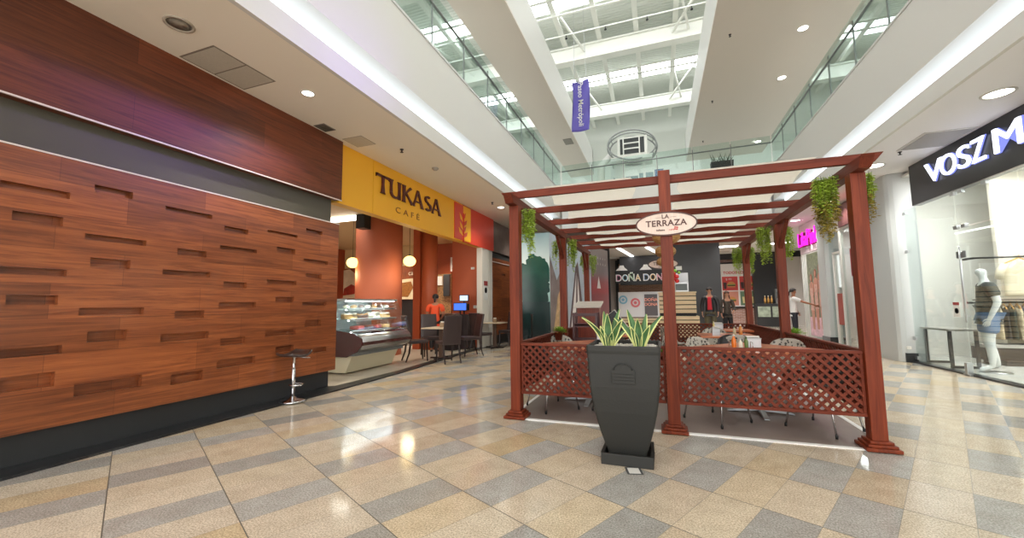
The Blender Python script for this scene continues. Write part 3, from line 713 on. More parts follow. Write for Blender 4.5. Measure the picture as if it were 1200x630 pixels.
MB().box(-1.55, -1.12, 8.15, 8.45, .01, 1.2).build('body', woodmat('lectern_wood', (112, 46, 34), (146, 66, 46), 'z', .4), t, bevel=.005)
MB().prism([(8.05, 1.20), (8.5, 1.30), (8.5, 1.33), (8.05, 1.23)], -1.60, -1.07, lambda u, v, h: (h, u, v)).build('sloping_top', mat('pale_laminate', (214, 206, 198), .4), t)
t = thing('menu_board', 'black menu folder propped at a slant on the table beyond the left snake plant', 'menu', (-.62, 7.5, .75))
MB().bar((-.86, 7.5, 1.08), (-.62, 7.5, .76), .26, .02, (0, 1, 0)).build('cover', black, t)
MB().bar((-.845, 7.5, 1.10), (-.605, 7.5, .78), .24, .01, (0, 1, 0)).build('pages', mat('paper_white', (222, 220, 214), .8), t)
# ------------------------------------------------------------------ big planter
anth = mat('anthracite_resin', (40, 41, 39), .55, bump=(60, .06))
PX, PY = -.285, 3.62
t = thing('tapered_planter', 'tall tapered anthracite planter with embossed plaque, before the pergola', 'planter', (PX, PY, 0))
def sq(hw, z, r=.02, n=4):
    o = []
    for cx, cy, a0 in ((1, 1, 0), (-1, 1, PI / 2), (-1, -1, PI), (1, -1, 3 * PI / 2)):
        for k in range(n + 1):
            a = a0 + k * PI / 2 / n; o.append((PX + cx * (hw - r) + r * math.cos(a), PY + cy * (hw - r) + r * math.sin(a), z))
    return o
PF = [(.138, .035), (.150, .09), (.172, .16), (.196, .24), (.219, .33), (.239, .42), (.255, .52), (.267, .62), (.275, .75), (.280, .88), (.285, .905), (.288, .942), (.280, .947), (.266, .945), (.262, .90)]
m = MB(); n4 = 20; vs_ = []
for hw, z in PF: vs_ += sq(hw, z)
fs = [(i * n4 + k, i * n4 + (k + 1) % n4, (i + 1) * n4 + (k + 1) % n4, (i + 1) * n4 + k) for i in range(len(PF) - 1) for k in range(n4)]
m.add(vs_, fs, False); m.add(sq(.14, .035)[::-1], [tuple(range(n4))])
pb = m.build('pot_body', anth, t, bevel=.003)
em = MB().prism([(-.088, .655), (.088, .655), (.088, .76), (.066, .76)] + [(.066 * math.cos(a), .76 + .045 * math.sin(a)) for a in [k * PI / 10 for k in range(1, 10)]] + [(-.066, .76), (-.088, .76)], 0, .018, lambda u, v, h: (PX + u, PY - .2725 - (v - .72) * .06 - h, v))
em.build('plaque', anth, pb, bevel=.002)
arch = MB().tube([(PX + .066 * math.cos(a), PY - .2935 - .045 * math.sin(a) * .06, .762 + .045 * math.sin(a)) for a in [k * PI / 12 for k in range(13)]], .005, 6)
for z in (.68, .705, .73): arch.tube([(PX - .08, PY - .2910 - (z - .72) * .06, z), (PX + .08, PY - .2910 - (z - .72) * .06, z)], .0025, 5)
arch.build('plaque_relief', anth, pb)
s_ = MB()
for a, b, c, d in ((-.2, .2, -.2, -.175), (-.2, .2, .175, .2), (-.2, -.175, -.175, .175), (.175, .2, -.175, .175)): s_.box(PX + a, PX + b, PY + c, PY + d, 0, .088)
s_.box(PX - .19, PX + .19, PY - .19, PY + .19, 0, .034)
s_.build('saucer', anth, t, bevel=.004)
MB().box(PX - .266, PX + .266, PY - .266, PY + .266, .84, .905).build('soil', mat('soil', (64, 50, 42), .9, bump=(80, .5)), t)
rnd = random.Random(4); pe = MB()
for _ in range(420):
    x, y = PX + rnd.uniform(-.25, .25), PY + rnd.uniform(-.25, .25); r = rnd.uniform(.008, .018)
    pe.sphere((x, y, .908 + rnd.uniform(0, .006)), (r, r * rnd.uniform(.6, 1), r * .6), 6, 4)
pk = pe.build('pebbles', mat('pebble_white', (214, 208, 198), .7, noise=(60, .2)), t, weld=False); pk['kind'] = 'stuff'; pk['label'] = 'pale decorative pebbles'
# snake plants: dark centre, pale margins
lg = mat('snake_leaf', (72, 112, 66), .45, noise=(14, .35)); ly = mat('snake_margin', (222, 226, 150), .5)
def snake(cx, cy, leaves, label, seed):
    t = thing('snake_plant', label, 'snake plant', (cx, cy, .905)); 
    for (an, tilt, L, w_) in leaves:
        c, s2 = math.cos(an), math.sin(an); out = Vector((c, s2, 0)); side = Vector((-s2, c, 0))
        # leaf faces outward but turned towards the front so that its blade shows
        side = (side * .55 + Vector((1, 0, 0)) * .75 * (1 if side.x >= 0 else -1)).normalized()
        def ctr(u): 
            th = tilt * .72 * (.4 + .8 * u); return Vector((cx, cy, .90)) + out * (.012 + math.sin(th) * L * u) + Vector((0, 0, math.cos(th) * L * u))
        def wdt(u): return w_ * 1.12 * (.55 + .55 * math.sin(min(1, u * 1.5) * PI / 2)) * (1 - max(0, (u - .35) / .65) ** 2.2) + .0005
        def mk(v0, v1, lift):
            def f(u, v):
                q = v0 + (v1 - v0) * v; p = ctr(u); n_ = out * math.cos(tilt) - Vector((0, 0, math.sin(tilt)))
                tw = (u - .5) * .5
                return p + (side * math.cos(tw) + out * math.sin(tw) * .4) * wdt(u) * q + n_ * ((q * q) * .016 + lift)
            return f
        b = MB().grid(mk(-.78, .78, 0), 12, 4).build('leaf', lg, t, solid=.003)
        MB().grid(mk(-1, -.76, 0), 12, 1).grid(mk(.76, 1, 0), 12, 1).build('leaf_margin', ly, b, solid=.003)
LV1 = [(PI + .3, .75, .34, .026), (-.5, .5, .28, .026), (.2, .85, .24, .026), (2.0, .35, .33, .027), (-1.6, .12, .30, .03), (-2.6, .3, .20, .026), (1.0, .45, .36, .024), (-1.1, .45, .16, .02)]
LV2 = [(PI - .1, .70, .32, .026), (.1, .62, .32, .028), (-1.7, .15, .26, .03), (2.2, .5, .36, .028), (.9, .3, .30, .028), (-.6, .45, .22, .026), (-2.4, .35, .20, .024)]
snake(PX - .13, PY - .03, LV1, 'left of the two yellow-edged snake plants in the tall planter', 1)
snake(PX + .12, PY - .03, LV2, 'right of the two yellow-edged snake plants in the tall planter', 2)
t = thing('floor_sticker', 'small white paper sticker on the floor just before the planter', 'sticker', (-.23, 3.36, .001))
MB().obox((-.23, 3.36, .0015), (.085, .105, .001), Matrix.Rotation(.25, 3, 'Z')).build('paper', mat('paper_white', (222, 220, 214), .8), t)
MB().obox((-.23, 3.36, .0007), (.12, .14, .0006), Matrix.Rotation(.25, 3, 'Z')).build('backing', mat('dark_backing', (70, 70, 70), .6), t)
# ------------------------------------------------------------------ bar stool by the timber wall
def lathe_at(prof, x, y, n=24): return MB().lathe(prof, n, (x, y, 0))
SX, SY = -4.70, 4.27
t = thing('bar_stool', 'chrome bar stool with dark saddle seat, alone at the foot of the timber wall', 'stool', (SX, SY, 0))
lathe_at([(.17, .012), (.175, .02), (.15, .035), (.05, .055), (.032, .08)], SX, SY).build('base', chrome, t)
lathe_at([(.026, .07), (.026, .44), (.018, .445), (.018, .585), (.05, .60), (.05, .612)], SX, SY, 16).build('gas_post', chrome, t)
MB().tube([(SX + .02, SY, .25), (SX + .16, SY + .02, .25), (SX + .22, SY - .08, .25), (SX + .13, SY - .15, .25), (SX + .06, SY - .12, .25)], .010, 8).build('footrest', chrome, t)
def sf(u, v):
    a, b = (u - .5) * 2, (v - .5) * 2
    hw = .20 * (1 - .25 * abs(b) ** 3)
    z = .625 + .045 * max(0, a) ** 2 * 1.3 + .035 * max(0, -a) ** 2 - .015 * (1 - b * b) + .0
    y = SY + a * .20 * math.sqrt(max(.0, 1 - .35 * b * b)); x = SX + b * .19 * math.sqrt(max(.0, 1 - .45 * a * a))
    return (x, y, z)
MB().grid(sf, 14, 12).build('seat', mat('brown_seat_vinyl', (58, 44, 40), .3, coat=.4), t, solid=.028)
MB().tube([(SX + .03, SY + .0, .60), (SX + .18, SY + .1, .585)], .006, 6).build('lever', chrome, t)
# ------------------------------------------------------------------ cafe: shell
yel = mat('signage_yellow', (244, 180, 40), .45); redp = mat('signage_red', (214, 70, 50), .35); brn = mat('letter_brown', (88, 34, 34), .4)
struct('wall_left_band', MB().box(-5.15, -4.96, 5.24, 12.0, 3.0, 4.015), mat('band_backing', (214, 160, 50), .5))
t = thing('cafe_sign', 'long yellow and red fascia sign reading TUKASA CAFÉ over the cafe opening', 'sign', (-4.95, 8, 3))
MB().box(-4.96, -4.93, 5.25, 6.10, 2.99, 4.012).build('yellow_panel', yel, t, bevel=.003)
MB().box(-4.96, -4.93, 6.11, 9.80, 2.99, 4.012).build('yellow_panel', yel, t, bevel=.003)
MB().box(-4.96, -4.93, 9.81, 12.0, 2.99, 4.012).build('red_panel', redp, t, bevel=.003)
# flared capital letters, hand drawn: each stroke is a quad in letter space (0..1 high)
def stroke(p, q, w0, w1):
    p, q = Vector((p[0], p[1])), Vector((q[0], q[1])); d = (q - p).normalized(); n = Vector((-d.y, d.x))
    return [tuple(p + n * w0 / 2), tuple((p + q) / 2 + n * min(w0, w1) * .40), tuple(q + n * w1 / 2), tuple(q - n * w1 / 2), tuple((p + q) / 2 - n * min(w0, w1) * .40), tuple(p - n * w0 / 2)]
def arcs(c, rx, ry, a0, a1, w_, n=9):
    o = [];
    for k in range(n):
        a = a0 + (a1 - a0) * k / n; b = a0 + (a1 - a0) * (k + 1) / n
        P = lambda an, s_: (c[0] + (rx + s_) * math.cos(an), c[1] + (ry + s_) * math.sin(an))
        o.append([P(a, w_ / 2), P(b, w_ / 2), P(b, -w_ / 2), P(a, -w_ / 2)])
    return o
T_ = [stroke((.33, 0), (.33, .97), .17, .12), stroke((0, .93), (.66, .93), .13, .13), [(0, .98), (0, .80), (.05, .86), (.05, .98)], [(.66, .98), (.66, .80), (.61, .86), (.61, .98)], stroke((.22, .02), (.44, .02), .04, .04)]
U_L = [stroke((.1, .98), (.1, .3), .15, .11), stroke((.55, .98), (.55, .0), .13, .13)] + arcs((.32, .28), .22, .24, PI, 1.95 * PI, .11) + [stroke((0, .97), (.2, .97), .04, .04), stroke((.45, .97), (.65, .97), .04, .04)]
K_ = [stroke((.1, .98), (.1, 0), .15, .15), stroke((.12, .45), (.52, .97), .10, .13), stroke((.22, .55), (.62, .0), .11, .15), stroke((0, .97), (.2, .97), .04, .04), stroke((0, .02), (.2, .02), .04, .04)]
A_ = [stroke((.04, 0), (.34, 1.02), .09, .11), stroke((.34, 1.02), (.66, 0), .13, .16), stroke((.14, .32), (.54, .32), .08, .08), stroke((0, .02), (.14, .02), .04, .04), stroke((.56, .02), (.76, .02), .04, .04)]
S_ = arcs((.26, .73), .17, .19, .28 * PI, 1.5 * PI, .12) + arcs((.26, .27), .19, .20, -.5 * PI - .28 * PI, .5 * PI, .13) + [stroke((.25, .56), (.28, .44), .12, .12)]
def word(gl, y0s, z0, hgt, x, m, parent, ext=.03):
    for gname, strokes, y0, sc_y in gl:
        mb = MB()
        for st in strokes:
            for dz in (0,):
                mb.prism([(y0 + u * sc_y, z0 + v * hgt) for u, v in st], x, x + ext, lambda u, v, h: (h, u, v))
        o = mb.build('letter', m, parent, weld=False)
word([('t', T_, 6.16, .62), ('u', U_L, 6.56, .60), ('k', K_, 6.99, .60), ('a', A_, 7.38, .56), ('s', S_, 7.83, .62), ('a', A_, 8.16, .56)], 0, 3.43, .36, -4.925, brn, t)
fit('CAFÉ', mat('cafe_letter', (140, 84, 24), .5), (-4.925, 6.80, 3.16), (0, 1, 0), (0, 0, 1), .86, .15, t, ext=.003, space=1.7)
# emblem: half red half yellow square with a plant-like mark
MB().box(-4.93, -4.905, 9.30, 9.78, 3.02, 3.97).build('emblem_left', redp, t)
MB().box(-4.93, -4.905, 9.78, 10.24, 3.02, 3.97).build('emblem_right', yel, t)
em = MB(); em.tube([(-4.90, 9.78, 2.98), (-4.90, 9.78, 3.75)], .022, 6)
for k, (dy, dz, r) in enumerate(((.1, 3.7, .1), (.17, 3.52, .09), (.12, 3.34, .1), (.2, 3.2, .08))):
    em.add([(-4.90, 9.78, dz - .12), (-4.90, 9.78 + dy, dz - .04), (-4.90, 9.78 + dy + .05, dz + r), (-4.90, 9.78 + dy * .4, dz + .02)], [(0, 1, 2, 3)])
em.build('emblem_mark_right', redp, t, solid=.008)
em = MB()
for k, (dy, dz, r) in enumerate(((.16, 3.62, .12), (.14, 3.4, .1), (.2, 3.24, .1))):
    em.add([(-4.90, 9.76, dz - .1), (-4.90, 9.76 - dy, dz - .04), (-4.90, 9.76 - dy - .05, dz + r), (-4.90, 9.76 - dy * .4, dz + .02)], [(0, 1, 2, 3)])
em.build('emblem_mark_left', yel, t, solid=.008)
# interior
orange = mat('terracotta_paint', (184, 92, 56), .5); orange2 = mat('terracotta_dark', (150, 66, 36), .5); cream = mat('cafe_cream', (206, 180, 130), .6)
struct('ceiling_cafe', MB().box(-12, -5.15, 5.2, 13.6, 3.55, 3.6), mat('cafe_ceiling', (196, 174, 136), .6))
struct('wall_cafe_rear', MB().box(-12, -8.05, 13.1, 13.3, 2.78, 3.56), cream)
struct('wall_cafe_lower', MB().box(-12, -8.05, 13.1, 13.3, 0, 1.5), mat('cafe_dark', (36, 30, 30), .5))
struct('wall_cafe_side', MB().box(-12.0, -11.9, 5.2, 13.3, 0, 3.55), orange2)
struct('wall_cafe_recess', MB().box(-8.05, -6.55, 13.2, 13.4, 0, 3.55), mat('terracotta_mid', (160, 78, 44), .5))
struct('wall_cafe_front', MB().box(-6.05, -5.14, 11.3, 11.5, 0, 3.55).box(-6.05, -5.95, 11.5, 13.3, 0, 3.55), orange)
struct('column_terracotta', MB().lathe([(.60, 0), (.60, 3.55)], 40, (-7.02, 9.0, 0)), mat('terracotta_column', (200, 112, 82), .7))
struct('column_terracotta_slim', MB().lathe([(.235, 0), (.235, 3.55)], 28, (-6.38, 10.5, 0)).box(-6.85, -6.62, 10.35, 10.65, 0, 3.55), orange)
t = thing('wall_mural', 'large food photo mural with the word cafe on the rear cafe wall', 'mural', (-10, 13.08, 1.5))
MB().box(-12, -8.06, 13.06, 13.09, 1.5, 2.78).build('print', mat('mural_brown', (150, 78, 40), .5, noise=(1.6, .5)), t)
def blob(pts, m, y, nm='print_shape'):
    MB().prism(pts, y, y - .006, lambda u, v, h: (u, h, v)).build(nm, m, t)
cc = mat('mural_cream', (222, 206, 172), .5, noise=(3, .15)); cr2 = mat('mural_red', (158, 52, 36), .5, noise=(4, .3)); cg = mat('mural_grain', (150, 96, 44), .5, noise=(22, .5)); cd2 = mat('mural_dark', (74, 38, 30), .5, noise=(5, .4))
blob([(-12, 1.6), (-10.9, 1.6), (-10.85, 2.5), (-11.3, 2.55), (-11.6, 2.75), (-12, 2.7)], cc, 13.055)
blob([(-11.9, 1.7), (-11.35, 1.75), (-11.1, 2.0), (-11.5, 2.15), (-11.85, 1.98)], cr2, 13.045)
blob([(-11.35, 1.9), (-10.9, 1.85), (-10.86, 2.15), (-11.2, 2.15)], cd2, 13.04)
blob([(-9.35, 1.52), (-8.6, 1.52), (-8.07, 2.0), (-8.07, 2.35), (-8.6, 2.3), (-9.35, 2.25)], cc, 13.05)
blob([(-9.35, 1.65), (-8.85, 1.6), (-8.62, 1.95), (-8.72, 2.18), (-9.35, 2.12)], cg, 13.04)
blob([(-8.45, 1.75), (-8.07, 1.65), (-8.07, 1.95), (-8.3, 1.95)], cr2, 13.04); blob([(-8.4, 2.12), (-8.07, 2.05), (-8.07, 2.38), (-8.28, 2.4)], cd2, 13.035)
text('café', .26, mat('mural_white', (232, 210, 186), .5), (-8.85, 13.05, 2.42), (1, 0, 0), (0, 0, 1), t, ext=.004)
# globe pendants
gl = emitmat('globe_glow', (255, 214, 120), 2.2)
for x, y, lab in ((-7.42, 8.45, 'glowing yellow globe pendant left of the big terracotta column'), (-5.90, 8.75, 'glowing yellow globe pendant right of the big terracotta column')):
    t = thing('globe_pendant', lab, 'pendant lamp', (x, y, 2.4), 0, 'globe pendants in the cafe')
    MB().sphere((x, y, 2.40), (.155, .155, .135), 20, 12).build('globe', gl, t)
    MB().tube([(x, y, 2.53), (x, y, 3.55)], .006, 6).build('cord', black, t); MB().lathe([(.03, 2.52), (.03, 2.56)], 12, (x, y, 0)).build('cap', black, t)
    pl = bpy.data.lights.new('globe_light', 'POINT'); pl.energy = 8; pl.color = (1, .8, .5); pl.shadow_soft_size = .16
    po = bpy.data.objects.new('globe_light', pl); po.location = (x, y, 2.1); COL.objects.link(po)
t = thing('ceiling_tube_light', 'white tube light on the cafe ceiling above the timber wall corner', 'ceiling light', (-7.6, 8.2, 3.5))
MB().box(-8.6, -7.05, 8.1, 8.2, 3.44, 3.54).build('tube', emitmat('tube_white', (255, 252, 240), 4), t)
MB().box(-7.0, -6.75, 8.05, 8.3, 3.2, 3.55).build('speaker_end', black, t)
for q in ((-8.6, 6.4), (-6.0, 6.9), (-8.6, 10.8), (-6.9, 12), (-9.5, 12.2)):
    spot('cafe_downlight', (q[0], q[1], 3.5), (q[0], q[1] + .2, 0), 150, 120, (1, .88, .72), .08)
# ------------------------------------------------------------------ display case
t = thing('display_case', 'curved glass pastry display case with maroon ends, at the cafe corner', 'display case', (-5.7, 7.2, 0))
Y0, Y1 = 6.10, 7.68
maroon = mat('maroon_gloss', (70, 26, 26), .2, coat=.5); creamp = mat('cream_panel', (214, 206, 178), .35)
MB().prism([(-6.15, .03), (-5.56, .03), (-5.40, .36), (-6.15, .36)], Y0 + .10, Y1 - .06, lambda u, v, h: (u, h, v)).build('plinth', creamp, t, bevel=.01)
for y in (Y0, Y1 - .03):
    MB().prism([(-6.2, .32), (-5.45, .34), (-5.22, .44), (-5.10, .58), (-5.12, .68), (-5.3, .78), (-5.8, .84), (-6.2, .86)], y, y + .03, lambda u, v, h: (u, h, v)).build('end_panel', maroon, t, bevel=.008)
    MB().prism([(-6.18, .86), (-5.8, .84), (-5.3, .78), (-5.20, .80), (-5.26, 1.0), (-5.36, 1.2), (-5.50, 1.38), (-6.18, 1.40)], y + .01, y + .018, lambda u, v, h: (u, h, v)).build('end_glass', glass, t)
MB().prism([(-5.24, .44), (-5.14, .50), (-5.10, .58), (-5.12, .68), (-5.2, .76), (-5.26, .74)], Y0 + .03, Y1 - .03, lambda u, v, h: (u, h, v), True).build('front_bumper', steel, t)
MB().box(-5.115, -5.09, Y0 + .02, Y1 - .02, .56, .62).build('trim_stripe', maroon, t)
MB().box(-6.15, -5.3, Y0 + .03, Y1 - .03, .36, .60).build('well', mat('case_inner', (120, 124, 124), .4), t)
MB().box(-6.2, -6.15, Y0 + .03, Y1 - .03, .36, 1.40).build('rear_panel', mat('case_rear', (150, 160, 160), .3), t)
MB().box(-6.18, -5.48, Y0 + .0, Y1, 1.385, 1.42).build('top_shelf', steel, t, bevel=.006)
MB().grid(lambda u, v: (-5.20 - .30 * (u ** 1.6), Y0 + .02 + (Y1 - Y0 - .04) * v, .79 + .6 * u - .04 * math.sin(PI * u)), 10, 1).build('curved_glass', glass, t, solid=.008)
caseglow = emitmat('case_strip', (250, 252, 255), 14)
for z, x in ((1.22, -5.52), (1.02, -5.46), (.80, -5.4)):
    sh = MB().box(-6.14, x, Y0 + .05, Y1 - .05, z, z + .012).build('shelf', railglass, t)
    MB().tube([(x, Y0 + .08, z), (x, Y1 - .08, z)], .022, 8).build('shelf_edge', steel, sh)
    MB().box(x - .05, x - .02, Y0 + .08, Y1 - .08, z - .02, z - .006).build('strip_light', caseglow, sh)
MB().box(-5.56, -5.53, Y0 + .06, Y1 - .06, 1.368, 1.382).build('top_light', caseglow, t)
cake1 = mat('sponge', (198, 150, 92), .7, noise=(20, .2)); cake2 = mat('cream_icing', (236, 226, 204), .6); choc = mat('chocolate', (84, 48, 36), .5); berry = mat('berry_red', (168, 60, 52), .4)
def cake(x, y, z, r, h, body, top, label, grp):
    t2 = thing('cake', label, 'cake', (x, y, z), 0, grp)
    MB().lathe([(r, z), (r, z + h), (0, z + h)], 20, (x, y, 0)).build('cake_body', body, t2)
    m = MB().lathe([(r * .98, z + h), (r * .9, z + h + .012), (0, z + h + .014)], 20, (x, y, 0))
    for k in range(8): m.sphere((x + r * .8 * math.cos(k * PI / 4), y + r * .8 * math.sin(k * PI / 4), z + h + .016), .014, 6, 4)
    m.build('topping', top, t2)
for k, (y, r, h, b, tp, lb) in enumerate(((6.38, .15, .085, cake1, cake2, 'nearest tan sponge cake on the middle shelf of the pastry case'), (6.74, .13, .07, choc, cake1, 'second cake, chocolate, on the middle shelf of the pastry case'), (7.08, .14, .10, cake2, cake2, 'third cake, white iced and tallest, on the middle shelf of the pastry case'), (7.42, .14, .08, cake1, cake2, 'farthest tan cake on the middle shelf of the pastry case'))):
    cake(-5.66, y, 1.034, r, h, b, tp, lb, 'cakes in the display case')
for k in range(7):
    y = 6.3 + k * .20; mt = (cake2, cake1, choc)[k % 3]
    o = MB().sphere((-5.66, y, 1.27), (.07, .06, .035), 12, 8).build('pastry', mt); o['label'] = 'small pastry on the top shelf of the display case'; o['category'] = 'pastry'; o['group'] = 'pastries on the top shelf of the case'
for k in range(6):
    y = 6.3 + k * .24; mt = (cake2, cake2, berry)[k % 3]
    o = MB().lathe([(.07, .60), (.085, .68), (.05, .70), (0, .705)], 14, (-5.55, y, 0)).build('dessert_cup', mt); o['label'] = 'dessert cup on the lowest level of the display case'; o['category'] = 'dessert'; o['group'] = 'desserts on the lowest level of the case'
for k in range(4):
    y = 6.62 + k * .27
    o = MB().box(-5.78, -5.55, y - .09, y + .09, .815, .89).build('tart', (berry, choc, berry, cake1)[k], bevel=.02); o['label'] = 'dark fruit tart on the third shelf of the display case'; o['category'] = 'tart'; o['group'] = 'tarts on the third shelf of the case'
# ------------------------------------------------------------------ cafe furniture
leather = mat('brown_leather', (58, 46, 46), .38, bump=(40, .1)); legw = mat('espresso_leg', (40, 27, 24), .4)
def parson():
    t = thing('dining_chair', '', 'chair', (0, 0, 0), 0, 'leather chairs of the cafe')
    MB().box(-.215, .215, -.21, .23, .40, .48).build('seat', leather, t, bevel=.02)
    MB().grid(lambda u, v: ((v - .5) * .43 * (1 - .06 * u), -.20 - .10 * u ** 1.3, .40 + .64 * u), 10, 4).build('backrest', leather, t, solid=.05, bevel=.012)
    for sx in (-1, 1):
        for sy, ky in ((.19, .02), (-.19, -.10)):
            MB().tube([(sx * .185, sy, .41), (sx * .185, sy + ky * .25, .2), (sx * .185, sy + ky, 0)], [.024, .021, .016], 4).build('leg', legw, t)
    return t
pc = parson()
PCH = [(-4.48, 8.17, math.radians(52), 'brown leather high-back cafe chair nearest the camera, its back to us'),
       (-5.33, 8.22, math.radians(-41), 'brown leather high-back cafe chair next to the pastry case'),
       (-4.52, 9.38, math.radians(138), 'brown leather high-back cafe chair on the right-hand side of the near cafe table'),
       (-5.50, 9.12, math.radians(-138), 'brown leather high-back cafe chair at the far side of the near cafe table'),
       (-4.80, 10.72, math.radians(-20), 'brown leather high-back chair at the left of the small far cafe table'),
       (-4.45, 11.98, math.radians(160), 'brown leather high-back chair at the right of the small far cafe table')]
for i, (x, y, rz, lab) in enumerate(PCH):
    if i == 0: pc.matrix_basis = Matrix.Translation((x, y, .012)) @ Matrix.Rotation(rz, 4, 'Z'); pc['label'] = lab
    else: dup(pc, (x, y, .012), rz, lab)
def cafe_table(cx, cy, lab, w_=.75):
    t = thing('cafe_table', lab, 'table', (cx, cy, .012), 0, 'cafe tables')
    MB().box(cx - w_ / 2, cx + w_ / 2, cy - w_ / 2, cy + w_ / 2, .725, .752).build('tabletop', mat('cream_laminate', (206, 190, 164), .3), t, bevel=.004)
    MB().box(cx - .045, cx + .045, cy - .045, cy + .045, .04, .725).build('column', mat('table_post', (96, 74, 62), .4), t, bevel=.004)
    MB().box(cx - .28, cx + .28, cy - .04, cy + .04, .012, .045).box(cx - .04, cx + .04, cy - .28, cy + .28, .012, .045).build('cross_foot', legw, t, bevel=.004)
cafe_table(-4.96, 8.72, 'square cafe table amid four leather chairs beside the pastry case', .7)
cafe_table(-4.64, 11.35, 'small far cafe table between two leather chairs, by the white pillar', .6)
def tnap(x, y, lab):
    t = thing('napkin_holder', lab, 'napkin holder', (x, y, .752)); MB().box(x - .05, x + .05, y - .04, y + .04, .752, .86).build('case', mat('holder_tan', (150, 126, 100), .5), t, bevel=.004)
    MB().box(x - .04, x + .04, y - .02, y + .02, .86, .89).build('napkins', mat('paper_white', (240, 240, 238), .8), t, bevel=.004)
tnap(-4.95, 8.75, 'tan napkin holder on the cafe table nearest the pastry case'); tnap(-4.64, 11.35, 'napkin holder on the small far cafe table')
# service counter, till and machines
dk = mat('counter_dark', (46, 34, 34), .4)
t = thing('service_counter', 'dark service counter behind the near cafe table', 'counter', (-6.2, 10.2, 0))
MB().box(-6.1, -5.45, 10.3, 10.6, .012, 1.0).build('body', dk, t); MB().box(-6.13, -5.42, 10.26, 10.61, 1.0, 1.04).build('top', mat('counter_top', (96, 78, 66), .3), t, bevel=.006)
t = thing('till_counter', 'small dark till cabinet under the blue screens', 'cabinet', (-5.5, 10.9, 0))
MB().box(-5.75, -5.2, 10.64, 11.1, .012, 1.0).build('body', dk, t, bevel=.006); MB().box(-5.74, -5.44, 10.63, 10.64, .1, .9).build('door', mat('counter_door', (58, 44, 42), .4), t)
blue = emitmat('screen_blue', (70, 110, 215), 1.0); pale = emitmat('screen_pale', (190, 210, 250), 1.0)
def screen(x, y, z0, z1, w_, em_, lab):
    t = thing('monitor', lab, 'monitor', (x, y, z0 - .1)); MB().box(x - w_ / 2 - .02, x + w_ / 2 + .02, y, y + .04, z0 - .02, z1 + .02).build('housing', black, t, bevel=.004)
    MB().box(x - w_ / 2, x + w_ / 2, y - .004, y, z0, z1).build('screen', em_, t)
    MB().box(x - .02, x + .02, y + .01, y + .03, 1.0, z0).box(x - .09, x + .09, y - .04, y + .09, 1.0, 1.012).build('stand', black, t)
screen(-5.50, 10.75, 1.13, 1.33, .40, blue, 'wide blue till screen on the till cabinet')
screen(-5.44, 10.88, 1.41, 1.56, .26, pale, 'small pale customer screen above the blue till screen')
t = thing('coffee_station', 'granite-fronted coffee station with a grey machine in the terracotta recess', 'coffee station', (-7.1, 13, 0))
MB().box(-7.7, -6.95, 12.9, 13.18, 1.0, 2.4).build('granite_panel', mat('brown_granite', (140, 106, 70), .4, noise=(24, .5)), t)
MB().box(-7.6, -7.3, 12.86, 12.9, 2.0, 2.32).build('framed_notice', mat('notice_white', (214, 214, 210), .6), t)
MB().box(-7.22, -6.97, 12.8, 12.9, 1.6, 2.38).build('machine', mat('machine_grey', (60, 60, 62), .3), t, bevel=.01)
t = thing('wall_speaker', 'small white framed signal box high on the terracotta recess wall', 'signal box', (-7.0, 13.17, 2.6)); MB().box(-7.1, -6.86, 13.12, 13.19, 2.5, 3.02).build('case', mat('notice_white', (214, 214, 210), .6), t)
for z in (2.6, 2.76, 2.92): MB().lathe([(.045, 0), (.045, -.01)], 12, (-6.98, 13.115, z), 'y').build('lens', black, t)
def plate(x, y, z, w_, h, lab, nm='switch_plate', cat='switch'):
    t = thing(nm, lab, cat, (x, y, z)); MB().box(x - w_ / 2, x + w_ / 2, y - .015, y, z - h / 2, z + h / 2).build('plate', mat('switch_white', (226, 224, 216), .4), t, bevel=.003)
    MB().box(x - w_ / 4, x + w_ / 4, y - .02, y - .014, z - h / 4, z + h / 4).build('rocker', white, t)
plate(-5.34, 11.3, 2.40, .12, .07, 'upper pale switch plate on the terracotta wall'); plate(-5.26, 11.3, 1.22, .12, .09, 'lower pale socket plate on the terracotta wall near the white pillar')
t = thing('exit_phone', 'small dark wall intercom on the terracotta wall beside the till screens', 'intercom', (-5.5, 11.3, 1.2)); MB().box(-5.56, -5.46, 11.27, 11.3, 1.12, 1.32).build('case', black, t, bevel=.004)
# white pillar with notices and the further timber wall
struct('column_white', MB().box(-5.14, -4.96, 11.15, 11.62, 0, 3.0).box(-5.1, -4.985, 11.72, 12.0, 0, 3.0), mat('pillar_white', (222, 218, 208), .5))
t = thing('notice_sheet', 'white notice with a red heading on the white pillar of the cafe', 'notice', (-4.955, 11.4, 1.6))
MB().box(-4.958, -4.95, 11.24, 11.54, 1.42, 2.02).build('sheet', mat('notice_white', (214, 214, 210), .6), t); MB().box(-4.95, -4.947, 11.25, 11.53, 1.86, 2.0).build('heading', mat('notice_red', (158, 62, 60), .5), t)
MB().lathe([(.09, 0), (.09, .003), (.07, .003), (.07, 0)], 20, (-4.948, 11.39, 1.72), 'x').build('round_symbol', black, t)
struct('wall_left_beyond', MB().box(-5.5, -5.06, 12.0, 17.6, 0, .3), mat('dark_plinth', (50, 52, 54), .45))
r2 = []
rnd = random.Random(3)
for k in range(26):
    y = 12.25 + rnd.uniform(0, 4.6); z = .45 + (k * .095) % 2.35; L_ = rnd.uniform(.28, .5)
    if all(not (y < r[1] + .1 and y + L_ > r[0] - .1 and z < r[3] + .05 and z + .07 > r[2] - .05) for r in r2): r2.append((y, y + L_, z, z + .07))
slotted('wall_left_cladding_beyond', -4.99, -5.4, 12.04, 17.6, .3, 2.66, r2, wood_lo)
